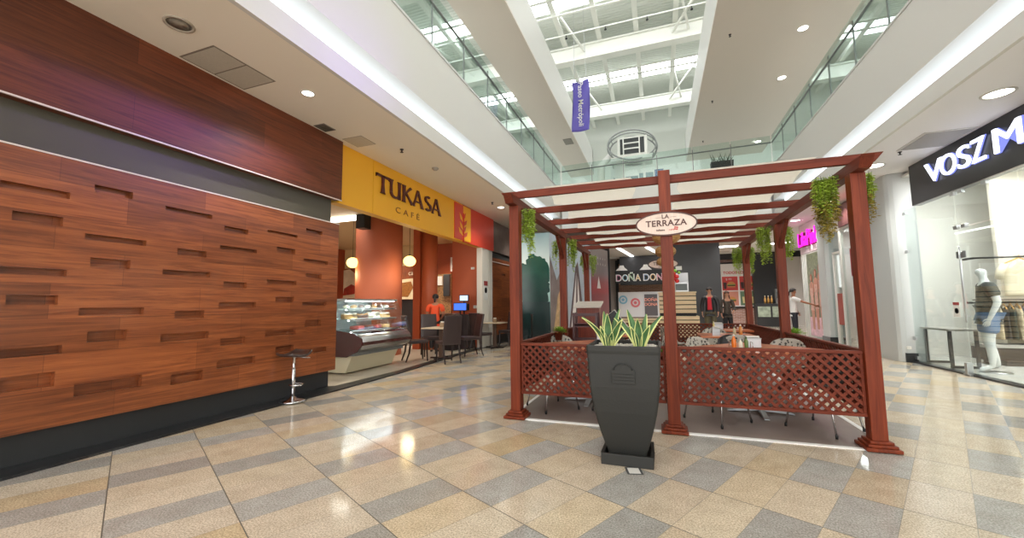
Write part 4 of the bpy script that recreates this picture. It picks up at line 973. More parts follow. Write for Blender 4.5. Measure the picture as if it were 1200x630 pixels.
struct('wall_left_fascia_beyond', MB().box(-5.4, -4.98, 12.05, 17.6, 3.0, 4.01), mat('fascia_bronze', (122, 106, 98), .25, noise=(1.5, .25)))
struct('trim_12', MB().box(-5.4, -5.05, 12.04, 17.6, 2.66, 2.98), darkgrey); struct('trim_13', MB().box(-5.06, -4.97, 12.04, 17.6, 2.655, 2.68), mat('pale_edge_strip', (225, 215, 208), .35))
t = thing('vertical_sign', 'small white vertical sign with dark characters on the far timber wall', 'sign', (-4.98, 15.2, 1.9))
MB().box(-4.985, -4.965, 15.05, 15.4, 1.55, 2.3).build('board', mat('notice_white', (214, 214, 210), .6), t, bevel=.004)
for k in range(4): MB().box(-4.965, -4.962, 15.1, 15.35, 1.62 + k * .17, 1.72 + k * .17).build('character', black, t)
# ------------------------------------------------------------------ fittings in the soffits
def disc(x, y, r, label, nm, cat, m, em_=None, grp=None, power=0, z=ZC, col=(1, .95, .88)):
    t = thing(nm, label, cat, (x, y, z), 0, grp)
    MB().lathe([(r * .80, -.003), (r * .82, -.012), (r, -.010), (r, .002)], 28, (x, y, z)).build('trim_ring', m, t)
    MB().lathe([(r * .80, -.004), (0, -.005)], 24, (x, y, z)).build('lens' if em_ else 'grille', em_ or mat('grille_grey', (158, 150, 138), .6, bump=(200, .5)), t)
    if power: spot('downlight', (x, y, z - .03), (x, y, 0), power, 125, col, .05)
    return t
disc(-4.258, 2.404, .125, 'round ceiling speaker grille over the timber wall', 'ceiling_speaker', 'speaker', mat('grille_rim', (182, 174, 160), .5))
DL = emitmat('downlight_lens', (255, 250, 238), 9)
disc(-4.14, 3.83, .085, 'round downlight in the left soffit above the bar stool', 'downlight', 'downlight', white, DL, 'soffit downlights', 60)
disc(-4.09, 10.5, .11, 'round downlight in the left soffit beyond the red end of the cafe sign', 'downlight', 'downlight', white, DL, 'soffit downlights', 60)
disc(-4.14, 13.6, .11, 'farther round downlight in the left soffit, behind the front left ivy', 'downlight', 'downlight', white, DL, 'soffit downlights', 60)
disc(4.36, 7.08, .17, 'large bright downlight in the right soffit above the lit shop sign', 'downlight', 'downlight', white, DL, 'soffit downlights', 90)
disc(4.24, 10.08, .17, 'bright downlight right of the front right ivy top', 'downlight', 'downlight', white, DL, 'soffit downlights', 80)
disc(4.60, 13.34, .17, 'bright downlight between the front right and middle right ivies', 'downlight', 'downlight', white, DL, 'soffit downlights', 80)
disc(4.45, 15.99, .17, 'bright downlight just above the magenta shop sign', 'downlight', 'downlight', white, DL, 'soffit downlights', 80)
for x, y, lab in ((3.614, 11.37, 'nearer left spotlight in the high right-hand soffit'), (3.747, 13.77, 'farther spotlight in the high right-hand soffit')):
    disc(x, y, .13, lab, 'downlight', 'downlight', white, DL, 'high soffit downlights', 60, 8.0)
disc(4.187, 19.1, .13, 'tiny far spotlight at the end of the high right-hand soffit', 'downlight', 'downlight', white, DL, 'high soffit downlights', 0, 8.0)
t = thing('access_hatch', 'pale double access hatch flush in the left soffit', 'access panel', (-4.5, 3.1, ZC))
for y0, y1 in ((2.76, 3.10), (3.12, 3.46)):
    MB().box(-4.80, -4.30, y0, y1, ZC - .006, ZC).build('panel', mat('hatch_face', (192, 186, 172), .6, noise=(60, .06)), t)
MB().box(-4.82, -4.28, 2.74, 3.48, ZC - .003, ZC + .001).build('frame', mat('hatch_outline', (128, 118, 104), .6), t)  # darker tan frame, seen as a thin line round the panels
t = thing('air_vent', 'small dark square vent at the edge of the left soffit near the yellow sign', 'vent', (-4.72, 4.7, ZC))
MB().box(-4.82, -4.62, 4.58, 4.82, ZC - .008, ZC).build('frame', mat('vent_grey', (128, 122, 112), .5), t)
for k in range(6): MB().box(-4.81, -4.63, 4.6 + k * .035, 4.615 + k * .035, ZC - .014, ZC - .007).build('slat', mat('vent_dark', (84, 80, 74), .5), t)
t = thing('access_hatch', 'thin-lined square hatch in the left soffit beside the yellow sign top', 'access panel', (-4.6, 5.35, ZC))
MB().box(-4.78, -4.42, 5.15, 5.5, ZC - .004, ZC).build('panel', mat('hatch_face2', (200, 194, 180), .6), t); MB().box(-4.79, -4.41, 5.14, 5.51, ZC - .002, ZC + .001).build('frame', mat('hatch_outline', (128, 118, 104), .6), t)  # frame in the same darker tan outlines the panel
def sprk(x, y, z, lab):
    t = thing('sprinkler', lab, 'sprinkler', (x, y, z)); MB().lathe([(.035, 0), (.03, -.01), (.012, -.02), (.012, -.05), (.03, -.052), (.03, -.056)], 12, (x, y, z)).build('head', black, t)
sprk(-4.145, 5.87, ZC, 'dark sprinkler head in the left soffit over the yellow sign'); sprk(-4.1, 9.9, ZC, 'dark sprinkler head in the left soffit over the red end of the sign'); sprk(4.3, 9.3, ZC, 'dark sprinkler head in the right soffit before the ceiling grille')
sprk(1.95, 11, 8, 'nearest dark sprinkler on the high right soffit'); sprk(1.95, 14.6, 8, 'middle dark sprinkler on the high right soffit'); sprk(2.0, 18.2, 8, 'farthest dark sprinkler on the high right soffit')
t = thing('smoke_detector', 'small chrome-ringed detector in the left soffit above the word on the yellow sign', 'smoke detector', (-4.11, 6.95, ZC)); MB().lathe([(.07, 0), (.065, -.02), (.035, -.045), (0, -.05)], 18, (-4.11, 6.95, ZC)).build('body', mat('detector', (170, 166, 158), .3, .4), t)
t = thing('ceiling_grille', 'large square slatted air grille in the right soffit near the lit shop sign', 'vent', (4.55, 8.75, ZC))
MB().box(4.2, 4.9, 8.35, 9.2, ZC - .01, ZC).build('frame', mat('grille_white', (206, 204, 202), .5), t)
for k in range(15): MB().box(4.25, 4.85, 8.40 + k * .052, 8.425 + k * .052, ZC - .022, ZC - .008).build('slat', mat('grille_slat', (176, 174, 172), .5), t)
t = thing('ceiling_grille', 'small grey grille under the high left soffit band', 'vent', (-3.3, 15.5, 8)); MB().box(-3.45, -3.1, 15.9, 16.5, 7.985, 8.0).build('frame', mat('vent_grey', (128, 122, 112), .5), t)
t = thing('smoke_detector', 'small round detector with a bright rim by the big right downlight', 'smoke detector', (4.40, 6.85, ZC)); MB().lathe([(.06, 0), (.055, -.02), (.03, -.04), (0, -.045)], 18, (4.62, 6.7, ZC)).build('body', mat('detector', (170, 166, 158), .3, .4), t)
# ------------------------------------------------------------------ photo hoarding on the left, beyond the pergola
AX, AY, BX, BY = -2.96, 11.5, -1.87, 16.6
hoard = thing('photo_hoarding', 'tall hoarding box printed with a tree and sails beyond the pergola', 'hoarding', (-3, 13, 0))
d = Vector((BX - AX, BY - AY, 0)); L = d.length; d.normalize(); nr = Vector((d.y, -d.x, 0))
def HP(u, z, o=0): return Vector((AX, AY, z)) + d * u + nr * o
def hpanel(nm, u0, u1, z0, z1, m, o=0.0, par=hoard):
    a, b, c, e = HP(u0, z0, o), HP(u1, z0, o), HP(u1, z1, o), HP(u0, z1, o)
    off = -nr * .05 if o == 0 else -nr * .004
    return MB().add([a, b, c, e, a + off, b + off, c + off, e + off], [(0, 1, 2, 3), (4, 5, 6, 7), (0, 1, 5, 4), (2, 3, 7, 6), (1, 2, 6, 5), (0, 3, 7, 4)]).build(nm, m, par)
def gradmat(name, stops, z0, z1, rough=.15, nz=0):
    """printed picture: colour bands by height, as on the print"""
    m = bpy.data.materials.new(name); m.use_nodes = True; nt = m.node_tree; b = nt.nodes['Principled BSDF']; b.inputs['Roughness'].default_value = rough
    g = nt.nodes.new('ShaderNodeTexCoord'); s_ = nt.nodes.new('ShaderNodeSeparateXYZ'); nt.links.new(g.outputs['Object'], s_.inputs[0])
    mr = nt.nodes.new('ShaderNodeMapRange'); mr.inputs[1].default_value = z0; mr.inputs[2].default_value = z1; nt.links.new(s_.outputs[2], mr.inputs[0])
    src = mr.outputs[0]
    if nz:
        n = nt.nodes.new('ShaderNodeTexNoise'); n.inputs['Scale'].default_value = 2.2; n.inputs['Detail'].default_value = 5; nt.links.new(g.outputs['Object'], n.inputs['Vector'])
        ma = nt.nodes.new('ShaderNodeMath'); ma.operation = 'MULTIPLY_ADD'; nt.links.new(n.outputs[0], ma.inputs[0]); ma.inputs[1].default_value = nz; nt.links.new(src, ma.inputs[2]); 
        mb_ = nt.nodes.new('ShaderNodeMath'); mb_.operation = 'SUBTRACT'; nt.links.new(ma.outputs[0], mb_.inputs[0]); mb_.inputs[1].default_value = nz * .5; src = mb_.outputs[0]
    r = nt.nodes.new('ShaderNodeValToRGB'); nt.links.new(src, r.inputs['Fac'])
    r.color_ramp.elements[0].position = stops[0][0]; r.color_ramp.elements[0].color = srgb(*stops[0][1]); r.color_ramp.elements[1].position = stops[-1][0]; r.color_ramp.elements[1].color = srgb(*stops[-1][1])
    for p, c in stops[1:-1]: e = r.color_ramp.elements.new(p); e.color = srgb(*c)
    nt.links.new(r.outputs[0], b.inputs['Base Color']); return m
sky = gradmat('print_sky', [(0, (24, 50, 50)), (.2, (30, 60, 58)), (.32, (92, 140, 136)), (.5, (170, 205, 200)), (.75, (206, 222, 220)), (1, (150, 182, 190))], 0, 3.38, .12, .12)
HF = MB().box(-3.95, AX, AY, AY + .06, .02, 3.38).build('front_panel', sky, hoard)
tree = gradmat('print_tree', [(0, (14, 30, 32)), (.5, (22, 56, 52)), (1, (36, 84, 70))], .3, 2.8, .15, .6)
tm = MB()
for q, (x, z, r) in enumerate(((-3.62, 2.1, .36), (-3.25, 2.2, .34), (-3.42, 2.45, .28), (-3.72, 1.7, .22), (-3.2, 1.75, .24), (-3.45, 1.6, .45), (-3.08, 2.0, .11), (-3.5, 2.66, .12), (-3.2, 2.5, .14), (-3.78, 2.35, .15))):
    n = 26; tm.prism([(min(-2.97, max(-3.95, x + r * (1 + .10 * math.sin(7 * t_ + q) + .06 * math.sin(13 * t_)) * math.cos(t_))), z + r * (1 + .10 * math.sin(7 * t_ + q) + .06 * math.sin(13 * t_)) * math.sin(t_)) for t_ in [2 * PI * k / n for k in range(n)]], AY - .004 - q * .0003, AY, lambda u, v, h: (u, h, v))
tm.build('printed_tree', tree, HF, weld=False)
MB().box(-3.95, -2.97, AY - .009, AY, .05, 1.35).build('printed_shade', gradmat('print_dark', [(0, (16, 26, 28)), (1, (28, 52, 52))], 0, 1.1, .15, .4), HF)
greyp = mat('hoard_taupe', (128, 116, 116), .3, noise=(3, .2)); blonde = mat('print_blonde', (196, 164, 122), .4, noise=(6, .3)); skin_p = mat('print_paleblue', (178, 192, 204), .3, noise=(1.5, .15)); redh = gradmat('print_red', [(0, (112, 70, 76)), (.45, (128, 50, 56)), (.5, (150, 44, 50)), (.62, (140, 70, 76)), (.72, (120, 112, 114)), (1, (146, 138, 138))], .2, 3.3, .3)
hp1 = hpanel('side_panel', 0, 1.15, .02, 3.38, greyp); 
MB().add([HP(.12, .3, .003), HP(.55, .3, .003), HP(.62, 1.2, .003), HP(.9, 2.0, .003), HP(.5, 1.5, .003), HP(.3, .8, .003)], [tuple(range(6))]).build('printed_figure', blonde, hp1, solid=.003)
MB().add([HP(.0, 3.37, .003), HP(1.1, 3.37, .003), HP(1.1, 2.7, .003), HP(.45, 2.0, .003), HP(.0, 2.7, .003)], [tuple(range(5))]).build('printed_sky', skin_p, hp1, solid=.003)
hp2 = hpanel('side_panel', 1.16, 3.3, .02, 3.38, skin_p)
brownp = mat('print_brown', (96, 76, 78), .4); pinkp = mat('print_pink', (206, 176, 176), .4)
MB().add([HP(1.3, .5, .003), HP(2.6, .5, .003), HP(2.1, 2.7, .003), HP(1.9, 2.5, .003)], [(0, 1, 2, 3)]).build('printed_sail', brownp, hp2, solid=.003)
MB().add([HP(1.45, .55, .006), HP(1.8, .55, .006), HP(1.95, 2.3, .006)], [(0, 1, 2)]).add([HP(1.95, .55, .006), HP(2.3, .55, .006), HP(2.06, 2.2, .006)], [(0, 1, 2)]).build('printed_sail', mat('print_white', (232, 228, 226), .4), hp2, solid=.003)
hp3 = hpanel('side_panel', 3.31, L, .02, 3.38, redh)
MB().add([HP(3.9, 1.85, .004), HP(4.3, 1.85, .004), HP(4.1, 2.3, .004)], [(0, 1, 2)]).build('white_triangle', mat('print_white', (232, 228, 226), .4), hp3, solid=.003)
tri = MB()
for r_ in range(2):
    for k in range(6): u = 3.5 + k * .27; z = 2.75 + r_ * .22; tri.add([HP(u, z, .004), HP(u + .05, z, .004), HP(u + .025, z + .09, .004)], [(0, 1, 2)])
tri.build('triangle_pattern', mat('print_white', (232, 228, 226), .4), hp3, solid=.003)
hb = MB().add([(-3.95, AY, 3.38), (AX, AY, 3.38), (BX, BY, 3.38), (-3.95, BY, 3.38), (-3.95, AY, 3.40), (AX, AY, 3.40), (BX, BY, 3.40), (-3.95, BY, 3.40)], [(0, 1, 2, 3), (4, 5, 6, 7), (0, 1, 5, 4), (1, 2, 6, 5), (2, 3, 7, 6), (3, 0, 4, 7)]).build('top_board', darkgrey, hoard)
MB().box(-3.95, -3.9, AY + .06, BY, .02, 3.38).build('left_board', darkgrey, hoard); MB().box(-3.9, BX - .1, BY - .05, BY, .02, 3.38).build('rear_board', darkgrey, hoard)
struct('wall_passage', MB().box(-4.98, -2.3, 17.5, 17.6, 0, 4.0), mat('passage_grey', (150, 140, 134), .5))
for x, y, lab in ((-3.80, 10.95, 'left black queue post before the printed tree'), (-3.33, 10.85, 'right black queue post before the printed tree')):
    t = thing('queue_post', lab, 'post', (x, y, 0), 0, None)
    MB().lathe([(.16, 0), (.16, .015), (.03, .03)], 20, (x, y, 0)).build('base', black, t); MB().lathe([(.025, .02), (.025, .95), (.035, .955), (.035, 1.02)], 14, (x, y, 0)).build('pole', black, t)
struct('wall_rear_passage', MB().box(-2.35, -1.95, 18.0, 18.1, 0, 4.0), blackm)
# ------------------------------------------------------------------ Doña Dona kiosk
YK = 16.5
brick = bpy.data.materials.new('brick'); brick.use_nodes = True
def brickify(m, c1, c2, mo, w_=.24, h=.07, axis='X'):
    nt = m.node_tree; b = nt.nodes['Principled BSDF']; b.inputs['Roughness'].default_value = .75; g = nt.nodes.new('ShaderNodeTexCoord'); s_ = nt.nodes.new('ShaderNodeSeparateXYZ'); c = nt.nodes.new('ShaderNodeCombineXYZ')
    nt.links.new(g.outputs['Object'], s_.inputs[0]); nt.links.new(s_.outputs[axis], c.inputs[0]); nt.links.new(s_.outputs['Z'], c.inputs[1])
    br = nt.nodes.new('ShaderNodeTexBrick'); br.inputs['Scale'].default_value = 1; br.inputs['Brick Width'].default_value = w_; br.inputs['Row Height'].default_value = h; br.inputs['Mortar Size'].default_value = .008
    br.inputs['Color1'].default_value = srgb(*c1); br.inputs['Color2'].default_value = srgb(*c2); br.inputs['Mortar'].default_value = srgb(*mo)
    nt.links.new(c.outputs[0], br.inputs['Vector']); nt.links.new(br.outputs[0], b.inputs['Base Color']); MATS[m.name] = m
brickify(brick, (158, 112, 88), (188, 144, 116), (200, 182, 164))
brick2 = bpy.data.materials.new('brick_red'); brick2.use_nodes = True; brickify(brick2, (150, 104, 92), (184, 142, 128), (206, 190, 182))
CAM_SCALE = Matrix.Translation((0, 0, -.64)) @ Matrix.Scale(1.5, 4)  # enlargement about the camera position: far shops pushed back along the line of sight
XF[0] = CAM_SCALE
struct('wall_kiosk', MB().box(-1.60, .62, 17.0, 17.1, .43, 3.0), brick)
struct('wall_kiosk_side', MB().box(-1.60, -1.5, 16.72, 17.0, .43, 3.0), blackm)
struct('trim_14', MB().box(-2.4, 5.6, 16.95, 17.1, 2.88, 3.10), mat('shop_header_black', (38, 38, 40), .5))
kio = thing('food_kiosk', 'food kiosk of pale slatted wood with donut poster, brick back and black header', 'kiosk', (-.5, 16.6, 0))
MB().box(-1.5, .5, 16.6, 16.7, .75, 1.72).build('poster_front', mat('poster_grey', (206, 206, 208), .4), kio)
def donut(x, z, r, c, y=16.59):
    m = MB(); n = 24
    vs_ = [(x + r * math.cos(2 * PI * k / n), y, z + r * math.sin(2 * PI * k / n)) for k in range(n)] + [(x + r * .6 * math.cos(2 * PI * k / n), y, z + r * .6 * math.sin(2 * PI * k / n)) for k in range(n)]
    m.add(vs_, [(k, (k + 1) % n, n + (k + 1) % n, n + k) for k in range(n)]); m.build('printed_donut', c, kio, solid=.006)
    MB().lathe([(r * .35, 0), (r * .35, -.004)], 16, (x, y, z), 'y').build('printed_donut_centre', c, kio)
donut(-1.32, 1.42, .17, mat('donut_blue', (120, 168, 190), .5)); donut(-.86, 1.30, .18, mat('donut_pink', (206, 110, 116), .5)); donut(.30, 1.0, .2, mat('donut_magenta', (214, 70, 120), .5))
MB().box(-.52, -.05, 16.57, 16.6, .80, 1.62).build('chalk_board', mat('chalk_grey', (88, 84, 88), .5), kio)
salm = mat('chalk_salmon', (226, 150, 132), .5)
text('DOÑA', .16, salm, (-.285, 16.565, 1.36), (1, 0, 0), (0, 0, 1), kio, align='CENTER', bold=.004, ext=.002); text('DONA', .16, salm, (-.285, 16.565, 1.18), (1, 0, 0), (0, 0, 1), kio, align='CENTER', bold=.004, ext=.002)
pale_w = woodmat('slat_wood', (206, 178, 140), (228, 206, 172), 'x', .5)
XF[0] = None
t2 = thing('slatted_counter', 'tall stepped counter of pale horizontal wood slats, right of the middle front post', 'counter', (.8, 15.5, 0))
MB().box(.02, 1.18, 15.22, 15.9, .02, 1.60).box(.02, 1.25, 15.20, 15.9, .02, .78).build('core', blackm, t2)
for k in range(5): MB().box(0, 1.20, 15.19, 15.92, .93 + k * .148, .93 + k * .148 + .118).build('slat', pale_w, t2, bevel=.003)
for k in range(5): MB().box(0, 1.28, 15.17, 15.92, .10 + k * .15, .10 + k * .15 + .122).build('slat', pale_w, t2, bevel=.003)
for k in range(4): MB().box(-1.45, -.03, 15.30, 15.85, .40 + k * .09, .475 + k * .09).build('slat', pale_w, t2, bevel=.003)
MB().box(-1.43, -.03, 15.34, 15.82, .02, .76).build('core', blackm, t2)
MB().box(-.02, 1.22, 15.17, 15.94, 1.62, 1.655).build('worktop', pale_w, t2, bevel=.003)
t = thing('countertop_machine', 'steel counter machine with a dark display on top of the stepped counter', 'machine', (.75, 15.5, 1.655))
MB().box(.45, 1.0, 15.35, 15.75, 1.655, 2.0).build('housing', steel, t, bevel=.015); MB().box(.50, .95, 15.34, 15.352, 1.71, 1.94).build('display', mat('machine_screen', (92, 100, 100), .3), t); MB().box(.55, 1.02, 15.80, 15.86, 1.655, 2.35).build('splash_screen', mat('machine_white', (206, 208, 212), .4), t)
t = thing('balloon_cluster', 'red and green party decoration beside the kiosk sign, behind the front post', 'decoration', (.55, 15.3, 2.2))
for dx, dz, r, c in ((0, 0, .09, 'r'), (.12, .07, .08, 'r'), (.02, .17, .08, 'r'), (.13, -.08, .07, 'r'), (.08, .27, .06, 'g'), (.2, .2, .05, 'g')):
    MB().sphere((.50 + dx, 15.24, 2.12 + dz), r, 12, 8).build('balloon', mat('balloon_red', (206, 44, 44), .4) if c == 'r' else mat('balloon_green', (130, 180, 60), .4), t)
MB().tube([(.56, 15.28, 1.66), (.56, 15.26, 2.1)], .01, 6).build('stick', white, t); MB().box(.60, .80, 15.24, 15.28, 2.42, 2.55).build('card', white, t)
# header sign
XF[0] = CAM_SCALE
hs = thing('kiosk_sign', 'black header sign with outlined letters DOÑA DONA and two white chef hats', 'sign', (-.5, 16.2, 2.2))
MB().box(-1.38, .56, 16.3, 16.46, 1.98, 3.09).build('backboard', mat('header_dark', (52, 52, 54), .4), hs); MB().box(-1.56, .52, 16.16, 16.24, 2.05, 2.52).build('letter_board', mat('header_black', (24, 24, 26), .4), hs)
lettw = mat('letter_white', (246, 246, 244), .4)
cols = [(214, 120, 170), (110, 180, 210), (120, 180, 120), (226, 190, 90), None, (120, 160, 200), (226, 180, 90), (210, 100, 140), (120, 170, 120)]
x = -1.53
for ch_, c in zip('DOÑA DONA', cols):
    if ch_ == ' ': x += .07; continue
    hh = .27 if ch_ != 'Ñ' else .35
    fit(ch_, lettw, (x, 16.148, 2.12), (1, 0, 0), (0, 0, 1), .225, hh, hs, bold=.03, ext=.006)
    fit(ch_, mat('pastel_%d_%d_%d' % c, c, .4), (x + .035, 16.13, 2.15), (1, 0, 0), (0, 0, 1), .155, hh - .06, hs, bold=-.012, ext=.006)
    x += .235
for cx in (-1.30, -.42):
    MB().prism([(cx - .22, 2.54), (cx + .22, 2.54), (cx + .17, 2.6), (cx + .10, 2.66), (cx + .07, 2.74), (cx - .07, 2.74), (cx - .10, 2.66), (cx - .17, 2.6)], 16.15, 16.19, lambda u, v, h: (u, h, v)).build('hat_emblem', lettw, hs)
# dark partition column and burger shop
XF[0] = None
struct('column_dark', MB().box(.60, 2.30, 17.5, 17.9, 0, 4.01), mat('partition_grey', (62, 64, 66), .55, noise=(3, .06)))
XF[0] = CAM_SCALE
struct('wall_burger', MB().box(1.2, 4.2, 17.2, 17.35, .43, 3.1), brick2)
struct('wall_black_rear', MB().box(3.28, 4.12, 16.9, 17.1, .43, 3.1), mat('panel_black', (42, 43, 46), .5))
mp_ = thing('menu_poster', 'framed burger menu poster with four coloured pictures on the brick wall', 'poster', (2.9, 17.18, 1.8))
MB().box(2.22, 3.42, 17.12, 17.18, 1.06, 2.78).build('frame', black, mp_, bevel=.006); MB().box(2.25, 3.38, 17.105, 17.12, 1.12, 2.72).build('sheet', mat('poster_white', (232, 230, 228), .4), mp_)
rr = mat('poster_red', (200, 62, 58), .4); gg = mat('poster_green', (96, 124, 98), .4); sal = mat('poster_salmon', (208, 140, 122), .4)
bun = mat('bun', (206, 140, 78), .5); patty = mat('patty', (84, 48, 36), .5); salad = mat('salad', (120, 160, 70), .5); drink = mat('cola', (60, 30, 28), .4)
text('TODOS LOS DÍAS', .135, rr, (2.86, 17.10, 2.34), (1, 0, 0), (0, 0, 1), mp_, align='CENTER', bold=.004, ext=.002)
for x0, z0, c, kind in ((2.28, 1.72, rr, 0), (2.86, 1.72, rr, 1), (2.28, 1.16, sal, 2), (2.86, 1.16, gg, 3)):
    b_ = MB().box(x0, x0 + .52, 17.098, 17.106, z0, z0 + .52).build('picture', c, mp_); cx, cz = x0 + .30, z0 + .18
    if kind < 3:
        MB().prism([(cx + .13 * math.cos(a), cz + .05 + .10 * math.sin(a)) for a in [k * PI / 8 for k in range(9)]], 17.088, 17.098, lambda u, v, h: (u, h, v)).build('burger_bun', bun, b_)
        MB().box(cx - .14, cx + .14, 17.086, 17.098, cz + .02, cz + .05).build('burger_salad', salad, b_); MB().box(cx - .13, cx + .13, 17.086, 17.098, cz - .02, cz + .02).build('burger_patty', patty, b_); MB().box(cx - .13, cx + .13, 17.086, 17.098, cz - .06, cz - .02).build('burger_bun', bun, b_)
        MB().prism([(x0 + .05, z0 + .06), (x0 + .13, z0 + .06), (x0 + .15, z0 + .3), (x0 + .03, z0 + .3)], 17.084, 17.098, lambda u, v, h: (u, h, v)).build('drink_cup', drink, b_)
    else:
        for q in range(3): MB().prism([(x0 + .08 + q * .14, z0 + .08), (x0 + .18 + q * .14, z0 + .08), (x0 + .2 + q * .14, z0 + .32), (x0 + .06 + q * .14, z0 + .32)], 17.088, 17.098, lambda u, v, h: (u, h, v)).build('drink_cup', mat('poster_cream', (222, 206, 150), .4), b_)
    if kind < 2: text(('$ 99', '$ 99')[kind], .11, white, (x0 + .12, 17.09, z0 + .38), (1, 0, 0), (0, 0, 1), b_, ext=.002)
# small stand with bottles
t = thing('product_stand', 'low dark product counter with two lit picture panels, left of the middle right post base', 'counter', (3.6, 16.2, 0))
MB().box(3.20, 4.1, 16.3, 16.5, .43, 1.22).build('body', mat('stand_dark', (48, 48, 50), .4), t, bevel=.006)
for x in (3.24, 3.68): MB().box(x, x + .38, 16.285, 16.3, .76, 1.12).build('picture_panel', mat('panel_print', (156, 168, 150), .4, noise=(5, .35)), t)
for k, x in enumerate((3.5, 3.6, 3.7)):
    b_ = thing('syrup_bottle', ('left', 'middle', 'right')[k] + ' one of three amber bottles on the dark product counter', 'bottle', (x, 16.4, 1.22), 0, 'bottles on the product counter')
    MB().lathe([(.035, 1.22), (.035, 1.38), (.014, 1.43), (.014, 1.47)], 12, (x, 16.4, 0)).build('bottle_body', mat('amber', (196, 150, 84), .3), b_); MB().lathe([(.017, 1.47), (.017, 1.5)], 10, (x, 16.4, 0)).build('cap', white, b_)
t = thing('drink_dispenser', 'tall steel drink dispenser on the dark product counter', 'dispenser', (3.9, 16.25, 1.22)); MB().box(3.8, 4.05, 16.32, 16.48, 1.22, 1.72).build('housing', steel, t, bevel=.01); MB().box(3.83, 4.02, 16.31, 16.322, 1.4, 1.62).build('window', mat('machine_screen', (92, 100, 100), .3), t)
struct('wall_right_rear', MB().box(4.12, 8.0, 17.0, 17.1, .43, 3.1), mat('white_brick', (206, 202, 198), .6))
XF[0] = None
struct('wall_left_rear', MB().box(-12, -2.3, 25.4, 25.6, 0, 4.0), mat('passage_grey', (150, 140, 134), .5))
# ceiling lights over the far shops
for x, y, w_, lab in ((3.3, 22.2, .8, 'square ceiling light panel above the burger poster'), (5.4, 22.0, .8, 'small ceiling light panel above the dark product counter')):
    t = thing('ceiling_panel_light', lab, 'ceiling light', (x, y, ZC), 0, 'light panels in the far soffit'); MB().box(x - w_ / 2 - .02, x + w_ / 2 + .02, y - .3, y + .3, ZC - .01, ZC).build('frame', white, t); MB().box(x - w_ / 2, x + w_ / 2, y - .28, y + .28, ZC - .014, ZC - .009).build('diffuser', emitmat('panel_glow', (250, 250, 250), 5), t)
for (x0, y0, x1, y1, lab) in ((-2.0, 18.6, -1.35, 24.5, 'long white strip light in the far soffit above the photo hoarding end'), (-.45, 20.8, .1, 23.8, 'slanting white strip light above the kiosk chef hats')):
    t = thing('ceiling_strip_light', lab, 'ceiling light', ((x0 + x1) / 2, (y0 + y1) / 2, ZC)); MB().bar((x0, y0, ZC - .02), (x1, y1, ZC - .02), .14, .03).build('diffuser', emitmat('panel_glow', (250, 250, 250), 5), t)
for x, y, p in ((1.2, 15.4, 90), (3.0, 17.2, 110), (-.6, 17.5, 110), (-4.3, 15.5, 60), (-1, 21.5, 220), (1.8, 22, 220), (4.4, 21.5, 200), (6.5, 22.5, 150)): spot('far_downlight', (x, y, 3.95), (x, y + .3, 0), p, 130, (1, .96, .92), .1)
# ------------------------------------------------------------------ upper rear: fan unit, shopfront, plant box, banner
fu = thing('ventilation_unit', 'round caged ventilation unit with a white frame and dark louvres, high above the far bridge', 'ventilation unit', (-.8, 18, 6.6))
FX, FY, FZ = -.82, 18.0, 8.02
for dy, r in ((-.45, .98), (-.1, 1.02), (.3, .98)):
    MB().tube([(FX + r * math.cos(a), FY + dy + .2 * math.cos(a), FZ + .66 * r * math.sin(a)) for a in [2 * PI * k / 40 for k in range(41)]], .035, 8, False).build('cage_ring', mat('ring_grey', (150, 154, 152), .4, .3), fu)
for a in (0.2, -.2, .55, -.55, PI - .2, PI + .2, PI - .55, PI + .55):
    MB().tube([(FX + r * math.cos(a), FY + dy + .2 * math.cos(a), FZ + .66 * r * math.sin(a)) for dy, r in ((-.45, .98), (-.1, 1.02), (.3, .98))], .02, 6).build('cage_bar', mat('ring_grey', (150, 154, 152), .4, .3), fu)
MB().box(FX - .62, FX + .62, FY - .3, FY + .5, FZ - .42, FZ + .42).build('casing', steelw, fu, bevel=.02)
MB().box(FX - .50, FX + .50, FY - .32, FY - .3, FZ - .34, FZ + .34).build('louvre_opening', mat('louvre_dark', (50, 54, 54), .5), fu)
for z in (-.12, .12): MB().box(FX - .36, FX + .3, FY - .36, FY - .32, FZ + z - .025, FZ + z + .025).build('louvre_bar', steelw, fu)
for x in (-.36, .3): MB().box(FX + x - .025, FX + x + .025, FY - .37, FY - .33, FZ - .5, FZ + .42).build('frame_post', steelw, fu)
MB().box(FX - .9, FX + .8, FY - .4, FY + .6, FZ - .62, FZ - .46).build('platform', steelw, fu); MB().box(FX - .8, FX - .35, FY + .2, FY + .3, ZF, FZ - .6).box(FX + .4, FX + .5, FY + .2, FY + .3, ZF, FZ - .6).build('support_legs', steelw, fu)
MB().tube([(FX - 1.4, FY, ZF + .1), (FX - 1.35, FY, FZ - .6), (FX - .9, FY, FZ - .2)], .16, 12).build('duct', steelw, fu)
t = thing('upper_shopfront', 'teal-tinted upper shopfront panels behind the bridge railing', 'shopfront', (-.6, 20, ZF))
for k, (x0, x1, c) in enumerate(((-2.6, -1.9, (150, 178, 172)), (-1.85, -.7, (104, 140, 142)), (-.65, .0, (126, 158, 160)), (.05, .45, (74, 106, 150)))):
    MB().box(x0, x1, 20.0, 20.06, ZF, ZF + 1.62 + .1 * k).build('panel', mat('upper_panel_%d' % k, c, .2), t)
MB().box(-1.5, -1.05, 19.98, 20.0, ZF + .75, ZF + 1.3).build('sign_square', mat('sign_paleblue', (190, 220, 232), .4), t); MB().box(.1, .4, 19.98, 20.0, ZF + .9, ZF + 1.3).build('sign_square', mat('sign_paleblue', (190, 220, 232), .4), t)
